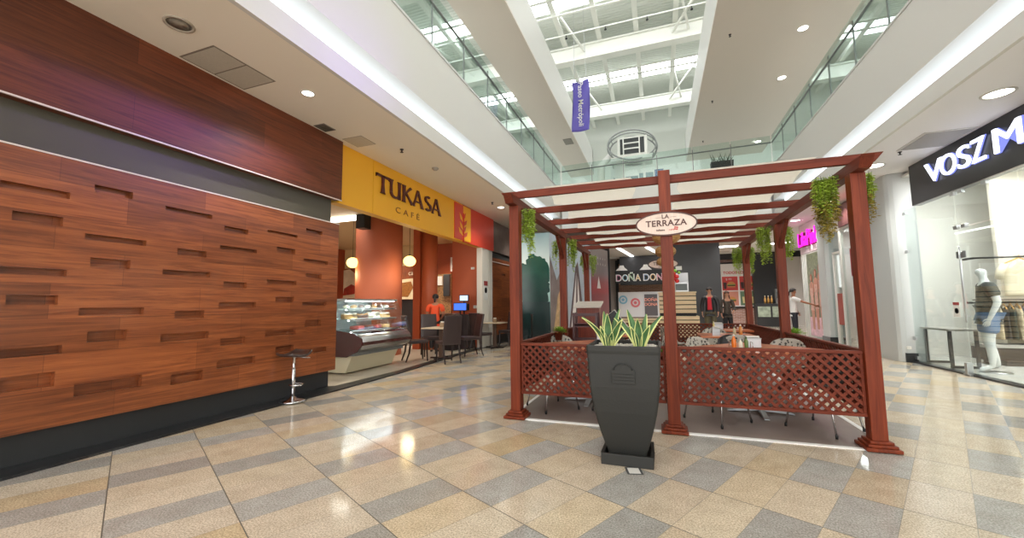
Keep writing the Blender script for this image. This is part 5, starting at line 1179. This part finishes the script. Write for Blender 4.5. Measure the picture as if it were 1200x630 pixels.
MB().box(-2.6, .5, 19.9, 20.0, ZF + 1.45, ZF + 1.52).build('rail', steelw, t)
t = thing('plant_box', 'black planter box with spiky plants on the far bridge behind the railing', 'planter', (2.3, 15.75, ZF)); MB().prism([(1.98, ZF), (2.62, ZF), (2.66, 6.25), (1.94, 6.25)], 15.62, 15.92, lambda u, v, h: (u, h, v)).build('box', blackm, t)
sp_ = MB(); rnd = random.Random(5)
for k in range(26):
    x = 2.3 + rnd.uniform(-.28, .28); a = rnd.uniform(-.5, .5); sp_.add([(x - .02, 15.77, 6.2), (x + .02, 15.77, 6.2), (x + a * .4, 15.77 + rnd.uniform(-.1, .1), 6.2 + rnd.uniform(.2, .42))], [(0, 1, 2)])
sp_.build('spiky_leaves', mat('dark_leaf', (58, 78, 56), .5), t, solid=.006, weld=False)
# purple banner
bn = thing('hanging_banner', 'purple vertical banner with white script hanging from the roof', 'banner', (-2.35, 12, 8.1))
def bf(u, v): return (-2.28 + .53 * v + .02 * math.sin(u * 5), 12.0 + .05 * math.sin(v * 4 + u * 6) + .03 * math.sin(u * 11), 8.12 - 1.60 * u)
MB().grid(bf, 16, 8).build('cloth', mat('banner_purple', (84, 74, 160), .45, bump=(3, .4)), bn, solid=.006)
fit('Paseo Metrópoli', white, (-2.12, 11.90, 8.02), (0, 0, -1), (1, 0, 0), 1.38, .20, bn, ext=.002, bold=.004)
MB().tube([(-2.3, 12, 8.13), (-1.73, 12, 8.13)], .012, 6).build('top_rod', steel, bn); MB().tube([(-2.2, 12, 8.13), (-2.15, 12.0, 12.0)], .006, 5).tube([(-1.83, 12, 8.13), (-1.9, 12.0, 12.0)], .006, 5).build('cords', steel, bn)
# ------------------------------------------------------------------ right-hand shops
XR = 4.95
struct('wall_right', MB().box(XR + .06, 9.5, 2.0, 2.1, 0, 4.0).box(9.4, 9.5, 2.1, 12.2, 0, 4.0).box(XR + .25, 9.5, 12.2, 12.3, 0, 4.0), mat('shop_white', (228, 226, 220), .6))
struct('floor_shop', MB().box(XR + .06, 9.4, 2.1, 12.2, 0, .012), mat('shop_floor', (206, 204, 200), .25))
struct('ceiling_shop', MB().box(XR + .06, 9.4, 2.1, 12.2, 3.9, 3.95), white)
struct('trim_15', MB().box(XR - .06, XR + .08, 2.0, 10.86, 0, .03), kerb)
for x, y in ((6.2, 8), (6.2, 10.5), (7.8, 9), (6.2, 5.5)):
    t = thing('shop_track_light', 'slim white ceiling light inside the glazed clothes shop', 'ceiling light', (x, y, 3.9), 0, 'ceiling lights of the clothes shop'); MB().box(x - .6, x + .6, y - .05, y + .05, 3.84, 3.895).build('diffuser', emitmat('track_glow', (252, 252, 250), 10), t)
    area('shop_light', (x, y, 3.82), 1.2, .3, 55, (1, .98, .95))
vz = thing('lit_shop_sign', 'black fascia with white illuminated letters VOSZ M on the clothes shop', 'sign', (XR, 8, 3.2))
MB().box(XR - .02, XR + .12, 2.0, 10.42, 3.19, 4.012).build('fascia', mat('fascia_black', (34, 34, 38), .35), vz, bevel=.004)
vl = emitmat('letter_white_lit', (236, 240, 255), 1.6); vh = emitmat('letter_halo_lit', (150, 160, 255), .6)
for ch_, ya, yb in (('V', 9.82, 9.33), ('O', 9.38, 8.97), ('S', 8.93, 8.63), ('Z', 8.60, 8.31), ('M', 8.13, 7.62)):
    fit(ch_, vl, (XR - .06, ya, 3.48), (0, -1, 0), (0, 0, 1), ya - yb, .37, vz, bold=.0, ext=.012)
    fit(ch_, vh, (XR - .035, ya + .01, 3.47), (0, -1, 0), (0, 0, 1), ya - yb + .02, .39, vz, bold=.006, ext=.008)
# glazing
sg = thing('shop_glazing', 'frameless glass shopfront of the clothes shop with steel patch fittings', 'shop window', (XR, 8, 0))
for a, b, z0, z1 in ((10.80, 9.26, .03, 3.18), (9.24, 7.9, .03, 2.52), (9.24, 7.9, 2.54, 3.18), (7.88, 6.5, .03, 3.18), (6.48, 4.2, .03, 3.18)):
    MB().box(XR + .0, XR + .012, b, a, z0, z1).build('pane', glass, sg)
for y, z in ((9.25, 3.14), (9.05, 3.14), (10.75, 3.1), (8.5, 3.14), (9.25, 2.54), (9.05, 2.54), (10.78, 2.3), (10.78, .5), (10.78, .1)):
    MB().box(XR - .02, XR + .03, y - .05, y + .05, z - .03, z + .03).build('patch_fitting', steel, sg, bevel=.004)
MB().tube([(XR - .05, 9.14, .9), (XR - .05, 9.14, 2.2)], .014, 8).tube([(XR - .05, 9.14, 1.0), (XR + .01, 9.14, 1.0)], .01, 6).tube([(XR - .05, 9.14, 2.1), (XR + .01, 9.14, 2.1)], .01, 6).build('pull_handle', steel, sg)
MB().box(XR - .012, XR - .002, 9.06, 9.3, 2.0, 2.12).build('latch', steel, sg)
ns = thing('door_notice', 'small notice with a red band and round symbol on the shop door glass', 'notice', (XR, 9.45, 1.1))
MB().box(XR - .008, XR - .002, 9.36, 9.52, .98, 1.24).build('sheet', mat('notice_clear', (220, 218, 212), .5), ns); MB().box(XR - .011, XR - .008, 9.36, 9.52, 1.19, 1.24).build('heading', mat('notice_red', (158, 62, 60), .5), ns); MB().lathe([(.05, 0), (.05, -.003), (.04, -.003), (.04, 0)], 18, (XR - .008, 9.44, 1.09), 'x').build('round_symbol', black, ns)
t = thing('floor_spring', 'small steel floor bracket at the foot of the shop door', 'bracket', (XR, 9.2, .03)); MB().box(XR - .1, XR - .02, 9.15, 9.22, .0, .22).box(XR - .1, XR + .0, 9.1, 9.27, 0, .03).build('bracket_body', steel, t, bevel=.004)
# interior fixed walls/rack
struct('wall_shop_partition', MB().box(6.6, 9.4, 11.2, 11.3, .012, 3.9), mat('partition_cream', (236, 228, 214), .6))
struct('wall_shop_plinth', MB().box(6.2, 9.3, 10.6, 11.2, .012, .10), mat('plinth_dark', (60, 48, 44), .5))
rk = thing('clothes_rack', 'double black clothes rail against the rear wall of the shop', 'clothes rack', (7.2, 10.9, .1))
MB().tube([(5.98, 10.9, 2.12), (8.6, 10.9, 2.12)], .018, 8).tube([(6.05, 10.9, 1.22), (8.6, 10.9, 1.22)], .018, 8).build('rail', black, rk)
for x in (6.05, 7.4, 8.6): MB().box(x - .015, x + .015, 10.9, 11.2, 2.1, 2.14).box(x - .015, x + .015, 10.9, 11.2, 1.2, 1.24).build('bracket', black, rk)
MB().box(6.1, 8.6, 10.78, 11.15, 1.26, 1.29).build('shelf', mat('rack_shelf', (120, 110, 104), .5), rk); MB().box(6.0, 8.7, 10.75, 11.15, .34, .40).build('lower_shelf', mat('rack_shelf_pale', (190, 184, 176), .5), rk); MB().box(6.0, 8.7, 10.75, 11.15, .10, .34).build('kick_board', mat('plinth_dark', (60, 48, 44), .5), rk)
hang_w = mat('hanger_wood', (206, 156, 90), .5)
def garment(x, ztop, w_, h, m, label, grp, edge=False, y=10.9, sleeves=True, rot=0):
    t = thing('hanging_shirt' , label, 'shirt', (x, y, ztop), 0, grp)
    dxx = (math.cos(rot), math.sin(rot))
    def T(u, v, hh): return (x + u * dxx[0] - hh * dxx[1], y + u * dxx[1] + hh * dxx[0], v)
    H_ = MB(); 
    H_.tube([T(0, ztop + .02, 0), T(.02, ztop + .05, 0), T(0, ztop + .03 - .03, 0), T(0, ztop - .03, 0)], .004, 5)
    H_.prism([(-w_ * .42, ztop - .14), (0, ztop - .03), (w_ * .42, ztop - .14), (w_ * .42, ztop - .115), (0, ztop - .005), (-w_ * .42, ztop - .115)], -.008, .008, T).build('hanger', hang_w, t)
    zs = ztop - .06
    def fr(side):
        def f(u, v):
            a = (v - .5) * 2; ww = w_ / 2 * (.42 + .58 * min(1, u * 5)) if u < .2 else w_ / 2 * (1 - .06 * math.sin(u * 3))
            zz = zs - h * u - (.07 * abs(a) if u < .12 else 0)
            return T(a * ww, zz, side * (.045 * (1 - a * a) + .012 * math.sin(a * 9 + u * 3)) )
        return f
    MB().grid(fr(1), 12, 10).grid(fr(-1), 12, 10).build('shirt_body', m, t, solid=.006)
    if sleeves:
        for s_ in (-1, 1):
            MB().tube([T(s_ * w_ * .40, zs - .09, 0), T(s_ * w_ * .56, zs - .22, 0), T(s_ * w_ * .62, zs - .38, 0)], [.055, .065, .06], 10).build('sleeve', m, t)
ivory = mat('ivory_cotton', (226, 214, 188), .85, bump=(6, .3))
garment(6.72, 2.12, .52, .72, ivory, 'large cream shirt facing out on the upper rail behind the mannequin', None)
garment(7.35, 2.12, .5, .7, mat('cotton_white', (232, 230, 224), .85), 'white shirt facing out on the upper rail at the picture edge', None)
fab = [(198, 180, 150), (52, 50, 54), (60, 66, 60), (206, 190, 164), (74, 90, 128), (214, 204, 186), (96, 84, 72), (206, 200, 190), (60, 56, 58), (180, 160, 130), (92, 100, 92), (222, 214, 200)]
for k, c in enumerate(fab):
    garment(6.32 + k * .10, 1.22, .34, .66, mat('fabric_%d' % k, c, .85, noise=(16, .35)), 'patterned shirt hung side-on in the packed lower rail of the shop', 'shirts on the lower rail', sleeves=False, rot=PI / 2 - .25)
t = thing('display_bench', 'slim dark-framed display table behind the shop glass, left of the mannequin', 'table', (5.2, 10.3, .012))
fr_ = mat('bench_frame', (66, 60, 58), .4)
for x, y in ((5.13, 10.86), (5.10, 10.05)):
    w_ = .045
    MB().box(x, x + .42, y - .02, y + .02, .012, .012 + w_).build('frame_leg', fr_, t); MB().box(x, x + w_, y - .02, y + .02, .012, .70).build('frame_leg', fr_, t); MB().box(x + .42 - w_, x + .42, y - .02, y + .02, .012, .70).build('frame_leg', fr_, t)
MB().box(5.08, 5.56, 9.98, 10.95, .70, .735).build('top', mat('bench_top', (176, 170, 162), .3), t, bevel=.003)
# right column and small socket
colm = mat('column_grey', (186, 190, 190), .4)
struct('column_right', MB().prism([(4.72, 10.95), (4.76, 10.88), (4.84, 10.86), (5.2, 10.86), (5.2, 12.0), (4.72, 12.0)], .0, 4.01, lambda u, v, h: (u, v, h)), colm, bevel=.01)
struct('baseboard_right', MB().box(4.80, 5.0, 10.835, 10.87, 0, .19), kerb)
struct('trim_16', MB().box(4.70, 5.0, 12.0, 12.22, 0, 4.01), mat('strip_dark', (72, 74, 76), .35))
plate(4.86, 10.855, .30, .08, .06, 'small white socket plate low on the grey right-hand column', 'socket_plate', 'socket')
# second shop (red posters)
struct('wall_right_inner', MB().box(6.8, 6.9, 12.3, 17.4, 0, 4.0).box(4.95, 6.8, 17.36, 17.46, 0, 4.0), mat('shop_white2', (214, 208, 204), .6))
s2 = thing('shop_glazing', 'glass shopfront with red posters between the two grey columns', 'shop window', (XR, 13.5, 0))
MB().box(XR, XR + .012, 12.24, 14.0, .03, 3.3).build('pane', glass, s2); MB().box(XR, XR + .012, 14.02, 14.88, .03, 3.3).build('pane', glass, s2)
MB().box(XR - .04, XR + .06, 13.98, 14.04, 0, 3.3).build('frame_post', white, s2); MB().box(XR - .04, XR + .06, 14.5, 14.56, 0, 2.7).box(XR - .04, XR + .06, 14.0, 14.56, 2.66, 2.72).build('door_frame', white, s2); MB().box(XR - .02, XR + .1, 12.24, 14.9, 3.3, 4.0).build('header', mat('header_white', (216, 214, 212), .5), s2)
t = thing('red_shop_sign', 'small glowing red shop sign seen right of the front right post', 'sign', (XR, 12.8, 3.4))
MB().box(XR - .06, XR - .02, 12.35, 13.9, 3.36, 3.98).build('panel', mat('sign_dark', (84, 50, 50), .4), t); text('ZE', .62, emitmat('sign_red_lit', (255, 60, 70), 1.3), (XR - .075, 13.0, 3.42), (0, -1, 0), (0, 0, 1), t, bold=.015, ext=.012)
t = thing('sale_poster', 'red sale poster with white figures inside the second shop window', 'poster', (5.2, 12.9, 2))
MB().box(4.962, 4.98, 12.35, 13.5, 1.95, 2.7).build('sheet', mat('poster_red2', (196, 44, 50), .4), t); text('0%', .45, white, (4.960, 13.0, 2.15), (0, -1, 0), (0, 0, 1), t, bold=.01, ext=.001)
t = thing('merchandise_display', 'grey shelving with small hanging goods low in the second shop window', 'display', (5.7, 12.9, 0))
MB().box(5.6, 5.9, 12.35, 13.4, .02, 1.7).build('shelving', mat('merch', (128, 124, 124), .6, noise=(14, .5)), t)
t = thing('sale_poster', 'brick-red poster on the glass door between the two grey columns', 'poster', (XR, 14.2, 1)); MB().box(XR - .012, XR - .004, 14.06, 14.48, .6, 1.5).build('sheet', mat('poster_rust', (164, 76, 66), .4), t)
MB().prism([(13.0, 1.3), (13.4, 1.3), (13.42, 1.7), (13.3, 1.86), (13.1, 1.86), (12.98, 1.7)], 5.5, 5.6, lambda u, v, h: (h, u, v)).build('red_garment', mat('garment_red', (212, 40, 46), .7), t)
struct('column_right_rear', MB().box(4.84, 5.25, 14.9, 15.5, 0, 4.01), colm, bevel=.02); struct('trim_17', MB().box(4.82, 5.27, 14.88, 15.52, 0, .2), kerb)
# Lila Pink
lp = thing('magenta_shop_sign', 'magenta glowing letters Lila Pink on the pale fascia of the far right shop', 'sign', (XR, 16.2, 3.2))
MB().box(XR - .02, XR + .12, 15.5, 17.4, 2.98, 4.0).build('fascia', mat('fascia_pinkwhite', (226, 206, 216), .45), lp)
pk_ = emitmat('letter_magenta', (255, 40, 190), 1.5); pd = mat('letter_magenta_side', (140, 16, 96), .4)
for s_, y, z, w_, h_ in (('Lila', 17.3, 3.22, .85, .50), ('Pink', 16.38, 3.20, 1.0, .54)):
    fit(s_, pk_, (XR - .10, y, z), (0, -1, 0), (0, 0, 1), w_, h_, lp, bold=.0, ext=.01); fit(s_, pd, (XR - .06, y - .03, z - .03), (0, -1, 0), (0, 0, 1), w_, h_, lp, bold=.004, ext=.025)
ms = thing('fashion_poster', 'tall window poster of three figures before foliage, under the magenta sign', 'poster', (XR, 16.3, .1))
MB().box(XR - .005, XR + .01, 15.52, 16.9, .12, 2.92).build('print', mat('print_foliage', (110, 118, 84), .35, noise=(9, .55)), ms)
MB().box(XR - .012, XR - .004, 15.52, 16.9, .12, .75).build('pink_band', mat('print_pinkband', (214, 168, 184), .35, noise=(7, .2)), ms)
pskin = mat('print_skin', (196, 134, 112), .5, noise=(5, .2)); phair = mat('print_hair', (150, 86, 56), .5); pdress = mat('print_dress', (206, 160, 146), .5, noise=(9, .2))
for yc, hh, sc_ in ((16.55, 2.3, 1.25), (16.15, 2.45, 1.3), (15.74, 2.62, 1.35)):
    def sil(pts, m, dx, nm): MB().prism([(yc + u * sc_, v * hh / 1.7) for u, v in pts], XR - .012 - dx, XR - .006 - dx, lambda u, v, h: (h, u, v)).build(nm, m, ms)
    sil([(-.14, 1.38), (-.05, 1.44), (.05, 1.44), (.14, 1.38), (.15, 1.1), (.11, 1.1), (.12, .8), (.07, .25), (-.07, .25), (-.12, .8), (-.11, 1.1), (-.15, 1.1)], pskin, .002, 'printed_figure')
    sil([(-.11, 1.28), (.11, 1.28), (.09, 1.0), (.13, .72), (-.13, .72), (-.09, 1.0)], pdress, .006, 'printed_dress')
    sil([(.075 * math.cos(a), 1.54 + .10 * math.sin(a)) for a in [k * PI / 7 for k in range(14)]], phair, .003, 'printed_hair'); sil([(.05 * math.cos(a), 1.53 + .07 * math.sin(a)) for a in [k * PI / 7 for k in range(14)]], pskin, .006, 'printed_face')
dw = thing('shop_glazing', 'white-framed glass doors of the far right shop, beyond the figure poster', 'shop window', (XR, 17.1, 0))
for y in (16.92, 17.12, 17.3): MB().box(XR - .03, XR + .05, y, y + .05, 0, 2.95).build('frame_post', white, dw)
MB().box(XR, XR + .01, 16.96, 17.3, .03, 2.9).build('pane', glass, dw)
area('lila_light', (5.9, 16, 3.6), 1, 1, 30)
area('red_shop_light', (6.0, 13.6, 3.6), 1, 1, 9)
# ------------------------------------------------------------------ figures
def hand(V, E, wi, wrist, d, palm_n, sc_=1.0):
    """five fingers and a palm off vertex wi; d = hand direction, palm_n = normal"""
    d = Vector(d).normalized(); n = Vector(palm_n).normalized(); s_ = d.cross(n).normalized(); w_ = Vector(wrist)
    pc = len(V); p = w_ + d * .05 * sc_; V.append((*p, .026 * sc_, .016 * sc_)); E.append((wi, pc))
    for k, (off, ln) in enumerate(((-.030, .068), (-.010, .078), (.010, .072), (.028, .056))):
        b = w_ + d * .088 * sc_ + s_ * off * sc_; m_ = b + d * ln * .5 * sc_ + n * .012 * sc_; t_ = b + d * ln * .88 * sc_ + n * .036 * sc_
        i = len(V); V += [(*b, .010 * sc_), (*m_, .0085 * sc_), (*t_, .007 * sc_)]; E += [(pc, i), (i, i + 1), (i + 1, i + 2)]
    b = w_ + d * .035 * sc_ - s_ * .036 * sc_; t_ = b + d * .045 * sc_ - s_ * .018 * sc_ + n * .012 * sc_
    i = len(V); V += [(*b, .011 * sc_), (*t_, .008 * sc_)]; E += [(pc, i), (i, i + 1)]
def figure(name, label, cat, loc, rz, pose, mats, H=1.75, hair=None, face=True, bare_legs=False, bald=False, build=1.0, shirt_r=.016, sleeves='long', jacket=None, legs='trousers', stance='stand', cap=False):
    """local frame: facing +y, x to the right. pose: dict l/r elbow & wrist"""
    k = H / 1.75; t = thing(name, label, cat, loc, rz); b = build
    J = dict(pelvis=(0, 0, .93), waist=(0, .0, 1.08), chest=(0, .01, 1.28), neck0=(0, -.005, 1.45), neck=(0, .01, 1.52), head0=(0, .02, 1.585), head1=(0, .018, 1.65), head2=(0, .01, 1.71))
    V = [(*J['pelvis'], .135 * b, .105 * b), (*J['waist'], .12 * b, .095 * b), (*J['chest'], .15 * b, .105 * b), (*J['neck0'], .085 * b, .07), (*J['neck'], .052, .052), (*J['head0'], .062, .072), (*J['head1'], .074, .088), (*J['head2'], .062, .072)]
    E_ = [(0, 1), (1, 2), (2, 3), (3, 4), (4, 5), (5, 6), (6, 7)]
    TOP = [V[0], V[1], V[2], V[3]]; TE = [(0, 1), (1, 2), (2, 3)]; BOT = [(V[0][0], V[0][1], V[0][2] + .10, V[0][3], V[0][4])]; BE = []
    nose = len(V); V.append((0, .105, 1.632, .012)); E_.append((6, nose))
    for s_, kx in ((-1, 'l'), (1, 'r')):
        sh = (s_ * .185 * b, -.005, 1.41); el = pose[kx + 'e']; wr = pose[kx + 'w']
        i = len(V); V += [(*sh, .058 * b), (*el, .042 * b), (*wr, .028 * b)]; E_ += [(3, i), (i, i + 1), (i + 1, i + 2)]
        dd = Vector(wr) - Vector(el); pn = Vector((-s_, 0, 0)) if abs(dd.normalized().x) < .8 else Vector((0, 0, -1))
        hand(V, E_, i + 2, wr, dd, pn)
        j = len(TOP); TOP += [(*sh, .062 * b)]; TE += [(3, j)]
        if sleeves == 'long': TOP += [(*el, .05 * b), (*(Vector(el).lerp(Vector(wr), .93)), .038 * b)]; TE += [(j, j + 1), (j + 1, j + 2)]
        else: TOP += [(*(Vector(sh).lerp(Vector(el), .75)), .058 * b)]; TE += [(j, j + 1)]
        hp = (s_ * .09 * b, 0, .86); kn = (s_ * .105 * b + (.0), .02 + pose.get(kx + 'k', 0), .50); an = (s_ * .11, -.02 + pose.get(kx + 'f', 0), .085); to = (s_ * .13, .13 + pose.get(kx + 'f', 0), .035)
        i = len(V); V += [(*hp, .088 * b), (*kn, .058 * b), (*(Vector(kn).lerp(Vector(an), .4) - Vector((0, .012, 0))), .054 * b), (*an, .036), (*to, .034, .024)]; E_ += [(0, i), (i, i + 1), (i + 1, i + 2), (i + 2, i + 3), (i + 3, i + 4)]
        j = len(BOT); BOT += [(*hp, .098 * b), (*kn, .070 * b)]; BE += [(0, j), (j, j + 1)]
        if legs == 'trousers': BOT += [(an[0], an[1], .10, .056)]; BE += [(j + 1, j + 2)]
        elif legs == 'shorts': BOT[-1] = (*(Vector(hp).lerp(Vector(kn), .72)), .092 * b)
    S = lambda L_: [(v[0] * k, v[1] * k, v[2] * k) + tuple(r * k for r in v[3:]) for v in L_]
    body = skin('body', S(V), E_, mats['skin'], t)
    TOP.append((0, 0, .86, .13 * b, .105 * b)); TE.append((0, len(TOP) - 1))
    tp = [(v[0], v[1], v[2]) + tuple(r + shirt_r for r in v[3:]) for v in TOP]; tp[3] = (tp[3][0], tp[3][1], tp[3][2] - .03, .085, .075)
    if mats.get('top'): skin('jacket' if jacket else 'shirt', S(tp), TE, mats['top'], t)
    if mats.get('bottom'): skin('trousers' if legs == 'trousers' else 'shorts', S([(v[0], v[1], v[2]) + tuple(r + .010 for r in v[3:]) for v in BOT]), BE, mats['bottom'], t)
    if jacket: MB().grid(lambda u, v: ((v - .5) * (.10 + .05 * (1 - u)) * k, (.135 + .02 * math.sin(u * 3) + .012) * k * (1.02 * b) - .02 * abs(v - .5), (1.0 + .43 * u) * k), 8, 6).build('inner_shirt', jacket, t, solid=.008, local=True)
    if mats.get('shoe'):
        for s_, kx in ((-1, 'l'), (1, 'r')):
            f_ = pose.get(kx + 'f', 0); skin('shoe', S([(s_ * .11, -.05 + f_, .045, .042, .04), (s_ * .12, .06 + f_, .04, .046, .036), (s_ * .132, .16 + f_, .034, .036, .03)]), [(0, 1), (1, 2)], mats['shoe'], t, sub=1)
    if face:
        for s_ in (-1, 1): MB().sphere((s_ * .030 * k, .088 * k, 1.655 * k), .011 * k, 10, 6).build('eye', mat('eye_dark', (40, 30, 28), .3), body, local=True); MB().sphere((s_ * .074 * k, .01 * k, 1.64 * k), (.012 * k, .02 * k, .03 * k), 8, 6).build('ear', mats['skin'], body, local=True)
        MB().sphere((0, .094 * k, 1.598 * k), (.024 * k, .008 * k, .007 * k), 10, 6).build('mouth', mat('lip', (150, 84, 76), .5), body, local=True)
    if hair:
        hm, style = hair
        m = MB()
        def hf(u, v):
            th = u * PI * (.60 if style != 'long' else .62); ph = v * 2 * PI; r = 1.0
            x = .086 * math.sin(th) * math.cos(ph); y = .100 * math.sin(th) * math.sin(ph); z = .098 * math.cos(th)
            if y > .0 and z < .045: q = (z - .045); z = .045 + q * .25
            return (x * k, (y + .006) * k, (1.665 + z) * k)
        m.grid(hf, 10, 24)
        o = m.build('hair', hm, body, local=True, solid=.014)
        if style == 'long':
            for s_ in (-1, 1): skin('hair_lock', S([(s_ * .055, -.02, 1.68, .04), (s_ * .08, -.02, 1.56, .035), (s_ * .085, .02, 1.42, .032), (s_ * .08, .05, 1.30, .02)]), [(0, 1), (1, 2), (2, 3)], hm, body, sub=1)
        if style == 'bun': skin('hair_bun', S([(0, -.09, 1.66, .04), (0, -.12, 1.60, .035), (0, -.11, 1.50, .02)]), [(0, 1), (1, 2)], hm, body, sub=1)
        if cap: MB().grid(lambda u, v: ((.09 * math.sin(u * PI / 2) * math.cos(v * 2 * PI)) * k, (.108 * math.sin(u * PI / 2) * math.sin(v * 2 * PI) + .006) * k, (1.685 + .09 * math.cos(u * PI / 2)) * k), 8, 20).build('cap', mat('cap_black', (30, 30, 34), .6), body, local=True, solid=.01)
    return t
sk1 = mat('skin_tan', (186, 136, 110), .5); sk2 = mat('skin_warm', (170, 118, 92), .5); hd = mat('hair_dark', (34, 26, 24), .6)
figure('person', 'standing man in black jacket and red shirt before the dark partition', 'person', (1.66, 15.6, 0), PI - .15,
       dict(le=(-.25, -.03, 1.14), lw=(-.24, .05, .90), re=(.25, -.03, 1.14), rw=(.24, .06, .90)),
       dict(skin=sk1, top=mat('jacket_black', (38, 38, 42), .45), bottom=mat('trousers_khaki', (92, 86, 66), .8), shoe=blackm), 1.80, (hd, 'short'), jacket=mat('shirt_red', (196, 36, 52), .7), shirt_r=.02)
figure('person', 'woman with long dark hair in black, beside the man in the jacket', 'person', (2.22, 15.8, 0), PI + .2,
       dict(le=(-.23, .02, 1.13), lw=(-.14, .20, 1.04), re=(.24, .0, 1.13), rw=(.24, .10, .92)),
       dict(skin=sk1, top=mat('blouse_dark', (64, 54, 46), .7, noise=(26, .5)), bottom=mat('trousers_black', (28, 28, 32), .7), shoe=blackm), 1.66, (mat('hair_brown', (84, 56, 42), .6), 'long'), build=.9)
figure('person', 'person in white top pointing with an outstretched arm by the middle right post', 'person', (4.28, 16.2, 0), -PI / 2 - .1,
       dict(le=(-.22, .06, 1.16), lw=(-.20, .14, .95), re=(.24, .26, 1.28), rw=(.20, .56, 1.18)),
       dict(skin=sk2, top=mat('shirt_white', (226, 226, 226), .7), bottom=mat('trousers_navy', (36, 38, 50), .7), shoe=blackm), 1.72, (hd, 'bun'), sleeves='short', build=.92)
figure('person', 'cafe worker in orange shirt and black cap seen from behind at the service counter', 'person', (-5.80, 9.86, .012), .35,
       dict(le=(-.26, .02, 1.15), lw=(-.16, .22, 1.05), re=(.26, .02, 1.15), rw=(.16, .24, 1.05)),
       dict(skin=sk2, top=mat('shirt_orange', (232, 84, 42), .7), bottom=mat('trousers_black', (28, 28, 32), .7), shoe=blackm), 1.56, (hd, 'bun'), sleeves='short', cap=True, build=1.05)
mw = mat('mannequin_white', (232, 234, 234), .3)
camo = mat('camo_dark', (74, 76, 72), .8, noise=(9, .6)); 
mn = figure('mannequin', 'white faceless mannequin in dark camouflage shirt and denim shorts', 'mannequin', (5.45, 9.62, .03), 1.25,
       dict(le=(-.27, -.07, 1.14), lw=(-.25, .03, .88), re=(.30, -.05, 1.14), rw=(.27, .05, .88), lf=.05, rf=-.06, lk=.02),
       dict(skin=mw, top=camo, bottom=mat('denim_blue', (112, 134, 166), .8, noise=(12, .15))), 1.86, None, face=False, sleeves='short', legs='shorts', build=1.15)
MB().lathe([(.20, .013), (.20, .024), (0, .026)], 28, (5.47, 9.62, 0)).build('base_plate', steel, mn)
